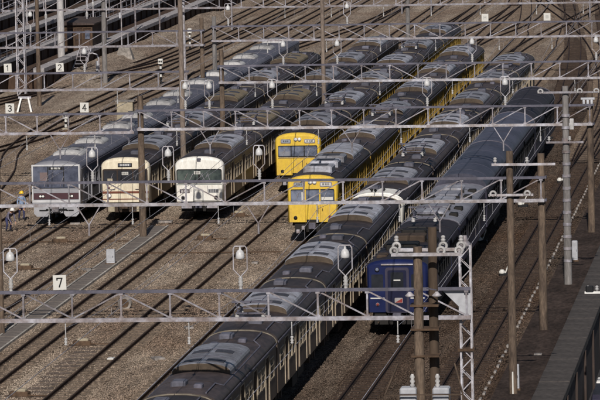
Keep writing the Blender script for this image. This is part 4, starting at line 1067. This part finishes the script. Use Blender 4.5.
# concrete plinth with a slim T-topped pole
tp_ = thing('plinth_pole', 'slim T-topped pole on a tapered concrete plinth by the gravel bank', 'pole', (-62.6, 444, 0))
B().loft([[(-.95, -.8, -.2), (.95, -.8, -.2), (.95, .8, -.2), (-.95, .8, -.2)], [(-.48, -.4, 1.35), (.48, -.4, 1.35), (.48, .4, 1.35), (-.48, .4, 1.35)]]).build('plinth', M_CONC, tp_)
B().tube((-.25, 0, 1.3), (-.25, 0, 7.4), .06, .05, 8).build('shaft', M_PALE, tp_)
B().bar((-.9, 0, 7.3), (.4, 0, 7.3), .07, .07).build('crossarm', M_PALE, tp_)
B().chbox(-.45, -.28, -.1, .1, 4.0, 4.5, .02).build('small_case', M_GREYBOX, tp_)
lattice(-68.0, 404, 16, 1.0, 'big pale lattice mast at the upper left corner', 1.25, .07, M_PALE)
lattice(-65.2, 402, 16, .62, 'slimmer pale lattice mast at the upper left corner', .8, .05, M_PALE)
pole(-66.2, 430, 15, .30, 'thick pale concrete pole at the upper left', mat('pale_concrete_pole', (.52, .50, .50), .85, 0, (1.2, .35), stretch=(3, 3, .5), fine=(6, .2)))
pole(-61.9, 390, 9.0, .17, 'brownish pole left of the thick pale pole', M_RUSTPOLE)
for px, py, h, dd in ((28, 62, 9, 'nearest the lattice mast'), (47, 64, 9, 'right of the brownish pole'), (88, 62, 9, 'rising behind the steel steps'), (94, 50, 10, 'left of the concrete plinth'), (107, 45, 9, 'further up the bank')):
    q = onz(px, py, 0); q2 = at(px, py, min(q.y, 455))
    t = pole(q2.x, q2.y, h, .065, 'slim white signal pole ' + dd, M_PALE)
    B().lathe((0, 0, h * .45), [(.09, 0), (.13, .1), (.13, .35), (.09, .45)], 10).build('insulator', M_PORC, t)
for px, py, h, dd in ((4, 58, 10, 'at the left picture edge'), (136, 50, 8, 'behind the concrete plinth'), (160, 40, 8, 'left of the tall white pole'), (182, 46, 8, 'right of the tall white pole'), (232, 30, 8, 'among the far tracks in the upper middle'), (402, 14, 9, 'beyond the far end of the white train'), (431, 12, 9, 'beyond the rear yellow train'), (590, 20, 9, 'in the far right corner')):
    q2 = onz(px, py, 0)
    if q2.y > 520: q2 = at(px, 2, 520)
    t = pole(q2.x, q2.y, h, .08, 'slim grey mast with an insulated arm ' + dd, M_GALV)
    crossarm(t, h * .62, -.95, .95, (-.85, -.5, .5, .85), -.1, M_GALV); crossarm(t, h * .86, -.6, .6, (-.5, .5), -.1, M_GALV)
gp = pole(-53.8, 417.3, 9.2, .16, 'tall white pole with a lamp near the gravel bank', M_PALE)
# dark timber shed with pale windows, further roofs on the bank
sh = thing('timber_shed', 'dark brown timber shed with pale windows on the upper bank', 'shed', (-66.0, 439, 1.5))
B().box(-1.25, 1.25, 0, 9, -.3, 2.2).build('wall', M_BOARD, sh)
B().loft([[(-1.45, -.3, 2.2), (1.45, -.3, 2.2), (1.45, -.3, 2.32), (-1.45, -.3, 2.5)], [(-1.45, 9.3, 2.2), (1.45, 9.3, 2.2), (1.45, 9.3, 2.32), (-1.45, 9.3, 2.5)]]).build('roof', M_BRWALL, sh)
for i, x in enumerate((-.8, 0, .8)):
    w_ = B().box(x - .26, x + .26, -.05, -.003, .9, 1.75).build('window_frame', M_BRWALL, sh); B().box(x - .2, x + .2, -.06, -.05, .96, 1.69).build('pane', M_GLASSB if i != 1 else M_BOARD, w_)
B().box(-1.25, 1.25, -.09, -.004, 1.9, 2.0).build('lintel_band', M_RUST, sh)
for x in (-1.2, -.4, .4, 1.2): B().box(x - .05, x + .05, -.10, -.004, -.3, 1.9).build('wall_post', M_RUST, sh)
def flat_roof(x, y, z, w_, l, label, m_):
    t = thing('lean_to_roof', label, 'roof', (x, y, z))
    for i in range(int(l / 2)): place(cached(('roof_sheet', w_, m_.name), lambda: B().loft([[(-w_ / 2, 0, .35), (w_ / 2, 0, 0), (w_ / 2, 0, .06), (-w_ / 2, 0, .41)], [(-w_ / 2, 1.95, .35), (w_ / 2, 1.95, 0), (w_ / 2, 1.95, .06), (-w_ / 2, 1.95, .41)]]), m_), 'roof_sheet', t, (0, i * 2, 0))
    for i in range(int(l / 6) + 1):
        for s in (-1, 1): B().box(s * (w_ / 2 - .3) - .07, s * (w_ / 2 - .3) + .07, i * 6, i * 6 + .14, -2.6, .02 + (.3 if s < 0 else 0)).build('post', M_BOARD, t)
flat_roof(-78.2, 476, 7.6, 2.2, 60, 'pale sheet roof along the third wall at the top left', M_ROOFLT)
flat_roof(-71.8, 500, 6.0, 1.8, 80, 'long pale sheet roof nearest the lowest wall', M_ROOFLT)
# steel steps up the lowest wall, by board 2
st = thing('steel_steps', 'short white railed steel steps beside board 2', 'steps', (-64.1, 424, 0))
for s in (-.5, .5): B().bar((s, 0, 0), (s + .5, 3.2, 2.4), .07, .14).build('stringer', M_PALE, st)
for i in range(8): B().box(-.46 + .06 * i, .46 + .06 * i, .15 + i * .38, .45 + i * .38, .2 + i * .29, .24 + i * .29).build('tread', M_GALV, st)
# hoop handrail arch next to the steps
hr = thing('hoop_rail', 'white arched hoop rail right of the steel steps', 'rail', (-62.6, 424, 0))
B().path([(-.55, 0, 0), (-.55, 0, 1.6), (-.4, 0, 1.95), (0, 0, 2.1), (.4, 0, 1.95), (.55, 0, 1.6), (.55, 0, 0)], .06, 8).build('hoop', M_PALE, hr)
B().chbox(.3, .5, -.1, .1, .6, 1.4, .03).build('lamp_case', M_GREYBOX, hr)

def shrub(px, py, r_, label):
    q = onz(px, py, 0); t = thing('shrub', label, 'shrub', (q.x, q.y, 0)); b = B(); rnd = random.Random(px)
    for k in range(420):
        d = Vector((rnd.gauss(0, 1), rnd.gauss(0, 1), abs(rnd.gauss(0, 1)))).normalized() * (r_ * rnd.uniform(.35, 1.0))
        c = Vector((d.x * 1.3, d.y, d.z * .8 + .1)); a = Vector((rnd.gauss(0, 1), rnd.gauss(0, 1), rnd.gauss(0, 1))).normalized(); n_ = a.orthogonal().normalized(); l = rnd.uniform(.06, .13)
        o_ = len(b.v); b.v += [tuple(c - a * l), tuple(c + n_ * l * .4), tuple(c + a * l), tuple(c - n_ * l * .4)]; b.face([o_, o_ + 1, o_ + 2, o_ + 3])
    b.build('foliage', mat('dusty_leaves', (.10, .115, .045), .8, 0, (3, .5)), t)
    st_ = B()
    for k in range(6): st_.tube((0, 0, -.1), (rnd.uniform(-.5, .5) * r_, rnd.uniform(-.5, .5) * r_, r_ * .7), .03, .015, 5)
    st_.build('stem', M_BOARD, t)
shrub(40, 72, .9, 'dusty green shrub at the foot of the thick pale pole')
shrub(30, 78, .6, 'small dusty shrub right of the lattice masts')
shrub(102, 66, .5, 'small dry shrub by the gravel bank')
# ------------------------------------------------------------------ small trackside things
def on(px, py, z=0.0): q = onz(px, py, z); return (q.x, q.y, z)
def trestle():
    t = thing('trestle', 'white A-shaped trestle on the tracks at the left, above board 3', 'trestle', on(25, 112))
    for s in (-1, 1):
        B().bar((s * .28, 0, 1.1), (s * .55, -.3, 0), .13, .08).build('leg', M_WHITE, t); B().bar((s * .28, .1, 1.1), (s * .5, .45, 0), .11, .08).build('leg', M_GALVD, t)
    B().bar((-.5, .05, 1.12), (.5, .05, 1.12), .10, .18).build('crossbar', M_PALE, t)
trestle()
def point_machine(px, py, label, tilt=0.1, sc_=1.0):
    t = thing('point_machine', label, 'point machine', on(px, py), tilt, 'low trackside machines between the rails')
    B().chbox(-.42 * sc_, .42 * sc_, -.25 * sc_, .25 * sc_, .0, .26 * sc_, .05).build('case', M_RUST, t)
    B().chbox(-.22 * sc_, .30 * sc_, -.2 * sc_, .16 * sc_, .24 * sc_, .36 * sc_, .04).build('lid', M_BUFF, t)
    B().box(-.62 * sc_, .62 * sc_, -.34 * sc_, .34 * sc_, -.02, .05).build('base_plate', M_DARKPOLE, t)
    B().bar((.4 * sc_, -.1, .1), (1.3 * sc_, -.12, .08), .06, .05).build('rod', M_RUST, t)
for px, py, d in ((60, 243, 'just in front of the stainless train'), (25, 270, 'right of the lamp at the left edge'), (82, 346, 'below board 7 between two tracks'), (20, 397, 'at the lower left corner'), (205, 240, 'in front of the white train'), (238, 217, 'at the right corner of the white train'), (65, 133, 'beside the far left tracks behind the stainless train')):
    point_machine(px, py, 'rusty brown point machine ' + d, random.uniform(-.2, .3))
def cabinet(px, py, w_, d_, h, label, m_, base=True):
    t = thing('trackside_cabinet', label, 'cabinet', on(px, py))
    B().chbox(-w_ / 2, w_ / 2, -d_ / 2, d_ / 2, .12, h, .03).build('case', m_, t)
    B().box(-w_ / 2 - .05, w_ / 2 + .05, -d_ / 2 - .05, d_ / 2 + .05, -.05, .12).build('plinth', M_RUST if base else M_CONC, t)
    B().box(-w_ * .42, w_ * .42, -d_ / 2 - .012, -d_ / 2, .2, h - .1).build('door', m_, t)
    B().box(w_ * .25, w_ * .32, -d_ / 2 - .03, -d_ / 2 - .012, h * .5, h * .6).build('handle', M_GALVD, t)
    return t
cabinet(111, 265, .46, .35, .86, 'pale grey cabinet beside the cable trough', M_GREYBOX)
cabinet(516, 391, .30, .25, 1.15, 'slim white trackside box at the foot of the near brown pole', M_GREYBOX)
cabinet(575, 262, .30, .25, 1.15, 'slim white trackside box beside the banded grey pole', M_GREYBOX)
cabinet(592, 216, .28, .25, 1.0, 'slim white trackside box at the far end of the walkway', M_GREYBOX)
c = cabinet(126, 127, 1.2, .9, 1.9, 'tall buff relay cabinet behind the stainless train', M_BUFF)
B().box(-.7, .7, -.5, .5, 1.9, 2.0).build('lid', M_CONC, c)
cabinet(291, 66, .95, .9, 2.1, 'tall rusty cabinet at the far end of the stainless train', M_RUST)
# round white drum fitting lying between the tracks, below the nearest gantry board
t = thing('cable_drum', 'small white rimmed cable drum between the tracks under the nearest gantry', 'cable drum', on(125, 309))
B().lathe((0, -.14, .3), [(.34, 0), (.34, .05), (.12, .06), (.12, .24), (.34, .25), (.34, .3)], 18, 'y').build('reel', M_KERBW, t)
B().lathe((0, -.16, .3), [(.22, 0), (.22, .015), (.06, .016)], 16, 'y').build('hub', M_RUST, t)
B().box(-.5, .5, -.2, .3, -.02, .04).build('skid', M_SLEEPER, t)
def slab(px, py, w_, l, label, m_=M_SIGNW, h=.06, rz=0):
    t = thing('ground_marker', label, 'marker', on(px, py, 0.03), rz)
    B().chbox(-w_ / 2, w_ / 2, -l / 2, l / 2, -.03, h, .015).build('plate', m_, t)
    B().tube((-w_ * .3, 0, h), (-w_ * .3, 0, h + .03), .02, .02, 6).tube((w_ * .3, 0, h), (w_ * .3, 0, h + .03), .02, .02, 6).build('bolt', M_GALVD, t)
slab(111, 359, .30, .55, 'small white plate lying between the rails at lower left')
slab(255, 263, .34, .5, 'small pale plate left of the long train', M_KERBW)
slab(158, 359, .5, .8, 'pale broken slab left of the long train roof', M_KERBW, .08, .4)
slab(189, 328, .4, .5, 'pale grey slab under the nearest gantry', M_KERBW, .07, .3)
slab(538, 355, .36, .5, 'small pale plate on the dark walkway', M_KERBW)
slab(88, 270, .5, .8, 'pale slab left of the grey cabinet', M_KERBW, .07, .6)
slab(165, 222, .9, .5, 'pale crossing plate in front of the white train', M_KERBW, .08, .1)
slab(75, 224, .6, .4, 'pale plate under the stainless train front', M_KERBW, .08, .1)
# low shunt signals: white topped, black banded posts
def shunt(px, py, h, label):
    t = thing('shunt_signal', label, 'signal', on(px, py))
    B().tube((0, 0, 0), (0, 0, h), .09, .09, 10).build('post', M_GASKET, t)
    for z in (.35, .75): B().tube((0, 0, h * z), (0, 0, h * z + .22), .10, .10, 10).build('white_band', M_SIGNW, t)
    B().chbox(-.2, .2, -.16, .16, h, h + .42, .05).build('head', M_SIGNW, t)
    for x in (-.08, .08): B().lathe((x, -.16, h + .22), [(.06, .02), (.065, -.06), (.05, -.06)], 10, 'y').build('lens', M_GASKET, t)
shunt(161, 84, 1.7, 'black and white banded shunt signal among the far left tracks')
shunt(66, 132, 1.0, 'low shunt signal left of the stainless train roof')
shunt(190, 50, 1.6, 'white headed shunt signal in the far middle left')
for px, py, d in ((505, 276, 'left of the near brown pole'), (549, 139, 'left of the banded pole'), (562, 183, 'between the right poles'), (482, 243, 'between the blue train and the right track'), (523, 207, 'beside the right track')):
    t = thing('ground_lever', 'small white and dark point lever ' + d, 'point lever', on(px, py), 0, 'hand point levers beside the right track')
    B().chbox(-.3, .3, -.16, .16, 0, .16, .04).build('base', M_GASKET, t)
    B().bar((0, 0, .1), (.25, -.05, .75), .06, .06).build('lever', M_SIGNW, t)
    B().lathe((-.15, 0, .14), [(.16, 0), (.17, .1), (.08, .2)], 10).build('weight', M_SIGNW, t)
# dark worn patches: timber crossing panel between two left tracks, plank by plank
cp = thing('plank_crossing', 'worn dark timber planks laid between the tracks at lower left', 'crossing', (*on(62, 372)[:2], 0.0))
for i in range(14): B().box(-.55 + random.uniform(-.05, .05), .55 + random.uniform(-.05, .05), -9 + i * 1.3, -9 + i * 1.3 + .85, -.02, .03 + random.uniform(0, .012)).build('plank', mat('dark_plank', (.165, .125, .10), .9, 0, (1.2, .4), fine=(5, .4)), cp)
# shallow rods across the tracks in front of the trains
for Y, d in ((286.0, 'in front of the stainless and cream trains'), (279.0, 'in front of the white train')):
    t = thing('point_rodding', 'thin rusty rods crossing the tracks ' + d, 'rodding', (-47 if Y > 280 else -39, Y - 7, 0))
    for k in (0, .25): B().bar((0, k, .06), (7.6 if Y > 280 else 9.0, k, .06), .045, .045).build('rod', M_RUST, t)

# ------------------------------------------------------------------ lower road, right edge
q = onz(592, 383, -4.7)
cv = thing('parked_car', 'car parked below the retaining wall at the lower right corner', 'car', (-10.02, 228.0, -3.0), 0)
b = B()
sec = lambda y, hw_, z0, z1: [(-hw_, y, z0), (hw_, y, z0), (hw_ * .98, y, z1 - .15), (hw_ * .9, y, z1), (-hw_ * .9, y, z1), (-hw_ * .98, y, z1 - .15)]
b.loft([sec(-2.1, .72, .3, .7), sec(-1.95, .82, .22, .8), sec(-1.0, .85, .2, .9), sec(1.4, .85, .2, .92), sec(2.0, .82, .25, .88), sec(2.1, .7, .35, .8)]).build('body', M_DARKSIDE, cv)
b = B(); b.loft([[(-.76, -1.05, .88), (.76, -1.05, .88), (.74, 1.75, .90), (-.74, 1.75, .90)], [(-.60, -.45, 1.36), (.60, -.45, 1.36), (.60, 1.15, 1.38), (-.60, 1.15, 1.38)]]).build('cabin_glass', M_GLASSD, cv)
B().chbox(-.62, .62, -.47, 1.17, 1.35, 1.42, .03).build('roof', M_WHITE, cv)
for x in (-.78, .78):
    for y in (-1.35, 1.3):
        wl = B().tube((x - .09, y, .3), (x + .09, y, .3), .3, .3, 16).build('wheel', M_GASKET, cv); B().tube((x - .1, y, .3), (x + .1, y, .3), .17, .17, 12).build('rim', M_GALV, wl)
for x in (-.6, .6): B().chbox(x - .14, x + .14, -2.1, -1.95, .56, .72, .03).build('headlight', M_LAMP, cv)
sp_ = at(586, 292, 222)
up_ = thing('utility_pole', 'pole on the road below the wall, its white arm reaching into the right edge', 'pole', (sp_.x + 1.7, 222, -3))
B().tube((0, 0, -.2), (0, 0, sp_.z + 3.6), .18, .14, 12).build('shaft', M_GREYPOLE, up_)
o = crossarm(up_, sp_.z + 3, -1.75, 1.6, (-1.2, 1.2), m_=M_WHITE)
B().chbox(-1.7, -1.35, -.35, -.1, sp_.z + 3.05, sp_.z + 3.3, .04).build('arm_box', M_GASKET, o); place(cached('arm_insulator', INSR, M_PORC), 'insulator', o, (-1.6, -.24, sp_.z + 3.05))

# ------------------------------------------------------------------ people
def person(loc, rz, label, joints, shirt, trousers, helmet, hands):
    """one continuous skinned body; joints: name -> (pos, radius, parent)"""
    t = thing('person', label, 'person', loc, rz)
    me = bpy.data.meshes.new('body'); names = list(joints); vs_ = [joints[n][0] for n in names]
    ed = [(names.index(joints[n][2]), names.index(n)) for n in names if joints[n][2]]
    me.from_pydata(vs_, ed, [])
    o = bpy.data.objects.new('body', me); COL.objects.link(o); o.parent = t
    sk = o.modifiers.new('skin', 'SKIN'); sk.use_smooth_shade = True
    layer = me.skin_vertices[0] if me.skin_vertices else None
    if layer is None:
        import bmesh
        bm = bmesh.new(); bm.from_mesh(me); bm.verts.layers.skin.verify(); bm.to_mesh(me); bm.free(); layer = me.skin_vertices[0]
    for i, n in enumerate(names):
        r_ = joints[n][1]; layer.data[i].radius = r_ if isinstance(r_, tuple) else (r_, r_)
        layer.data[i].use_root = (i == 0)
    sb = o.modifiers.new('sub', 'SUBSURF'); sb.levels = 1; sb.render_levels = 1
    bpy.context.view_layer.update()
    dg = bpy.context.evaluated_depsgraph_get()
    nm = bpy.data.meshes.new_from_object(o.evaluated_get(dg)); o.modifiers.clear(); o.data = nm
    nm.materials.clear()
    for m_ in (M_SKIN, shirt, trousers, M_BOOT): nm.materials.append(m_)
    J = {n: Vector(joints[n][0]) for n in names}
    reg = {'head': 0, 'neck': 0, 'headtop': 0, 'nose': 0}
    for p in nm.polygons:
        best = min(names, key=lambda n: (p.center - J[n]).length)
        if best in reg or best.startswith('hand') or best.startswith('fin') or best.startswith('thumb'): p.material_index = 0
        elif best in ('pelvis',) or best.startswith(('hip', 'knee', 'shin')): p.material_index = 2
        elif best.startswith(('ankle', 'toe')): p.material_index = 3
        else: p.material_index = 1
        p.use_smooth = True
    h = J['headtop']; d = J['headtop'] - J['head']
    hel = B().lathe((h.x, h.y, h.z - .06), [(.155, -.01), (.15, .0), (.128, .02), (.125, .07), (.10, .12), (.05, .15)], 14).build('helmet', helmet, t)
    for s in (-1, 1): B().lathe((h.x + s * .035, h.y - .098, h.z - .115), [(.012, .01), (.012, -.004)], 8, 'y').build('eye', M_INK, t)
    B().box(h.x - .03, h.x + .03, h.y - .102, h.y - .094, h.z - .20, h.z - .192).build('mouth', M_MAROON, t)
    return t
def hand_joints(J, side, wrist, d):
    """palm, four fingers and a thumb from the wrist along direction d"""
    d = Vector(d).normalized(); w_ = Vector(wrist); s = 1 if side == 'R' else -1
    lat = Vector((0, 1, 0)) if abs(d.y) < .8 else Vector((1, 0, 0))
    lat = (lat - d * lat.dot(d)).normalized()
    J['hand' + side] = (tuple(w_ + d * .07), (.032, .02), 'wrist' + side)
    for k, (off, ln) in enumerate(((-.027, .075), (-.009, .085), (.009, .08), (.027, .06))):
        a = w_ + d * .12 + lat * off; b_ = a + d * ln * .5; c = b_ + (d * .8 + Vector((-s * .4, 0, 0))).normalized() * ln * .5
        J[f'fin{side}{k}a'] = (tuple(a), .0095, 'hand' + side); J[f'fin{side}{k}b'] = (tuple(b_), .009, f'fin{side}{k}a'); J[f'fin{side}{k}c'] = (tuple(c), .008, f'fin{side}{k}b')
    a = w_ + d * .06 - lat * .045; J['thumb' + side + 'a'] = (tuple(a), .011, 'hand' + side); J['thumb' + side + 'b'] = (tuple(a + d * .045 - lat * .02), .009, 'thumb' + side + 'a')
def standing():
    J = {'pelvis': ((0, 0, .95), (.15, .11), None), 'waist': ((0, 0, 1.10), (.145, .10), 'pelvis'), 'chest': ((0, -.01, 1.32), (.17, .115), 'waist'), 'collar': ((0, 0, 1.44), (.10, .085), 'chest'),
         'neck': ((0, -.01, 1.51), .055, 'collar'), 'head': ((0, -.03, 1.60), (.078, .095), 'neck'), 'headtop': ((0, -.025, 1.72), (.075, .09), 'head')}
    for s, q in (('R', 1), ('L', -1)):
        J['shoulder' + s] = ((q * .18, 0, 1.40), .065, 'collar'); J['elbow' + s] = ((q * .25, .03, 1.13), .048, 'shoulder' + s); J['wrist' + s] = ((q * .23, -.12, .92), .032, 'elbow' + s)
        hand_joints(J, s, J['wrist' + s][0], (0, -.35, -.9))
        J['hip' + s] = ((q * .10, 0, .88), .095, 'pelvis'); J['knee' + s] = ((q * .12, -.06 if q > 0 else .06, .49), .068, 'hip' + s); J['shin' + s] = ((q * .125, (-.02 if q > 0 else .14), .28), .058, 'knee' + s)
        J['ankle' + s] = ((q * .13, (-.01 if q > 0 else .2), .085), .045, 'shin' + s); J['toe' + s] = ((q * .14, (-.17 if q > 0 else .05), .045), .04, 'ankle' + s)
    return J
def stooping():
    J = {'pelvis': ((0, .12, .80), (.15, .12), None), 'waist': ((0, .0, .96), (.14, .11), 'pelvis'), 'chest': ((0, -.17, 1.10), (.17, .12), 'waist'), 'collar': ((0, -.27, 1.16), (.10, .085), 'chest'),
         'neck': ((0, -.33, 1.20), .055, 'collar'), 'head': ((0, -.40, 1.25), (.078, .095), 'neck'), 'headtop': ((0, -.43, 1.36), (.075, .09), 'head')}
    for s, q in (('R', 1), ('L', -1)):
        J['shoulder' + s] = ((q * .18, -.24, 1.11), .065, 'collar'); J['elbow' + s] = ((q * .22, -.32, .84), .048, 'shoulder' + s); J['wrist' + s] = ((q * .16, -.46, .64), .032, 'elbow' + s)
        hand_joints(J, s, J['wrist' + s][0], (0, -.4, -.85))
        J['hip' + s] = ((q * .10, .12, .74), .095, 'pelvis'); J['knee' + s] = ((q * .13, -.06, .46), .068, 'hip' + s); J['shin' + s] = ((q * .13, .03, .26), .058, 'knee' + s)
        J['ankle' + s] = ((q * .135, .10, .085), .045, 'shin' + s); J['toe' + s] = ((q * .15, -.06, .045), .04, 'ankle' + s)
    return J
person(on(22, 221), R(25), 'worker in a yellow helmet and light blue shirt left of the stainless train', standing(), M_SHIRT, M_NAVY, M_HELMY, None)
person(on(9, 232), R(40), 'stooping worker in grey with a white helmet at the left edge', stooping(), M_GREYW, M_NAVY, M_WHITE, None)
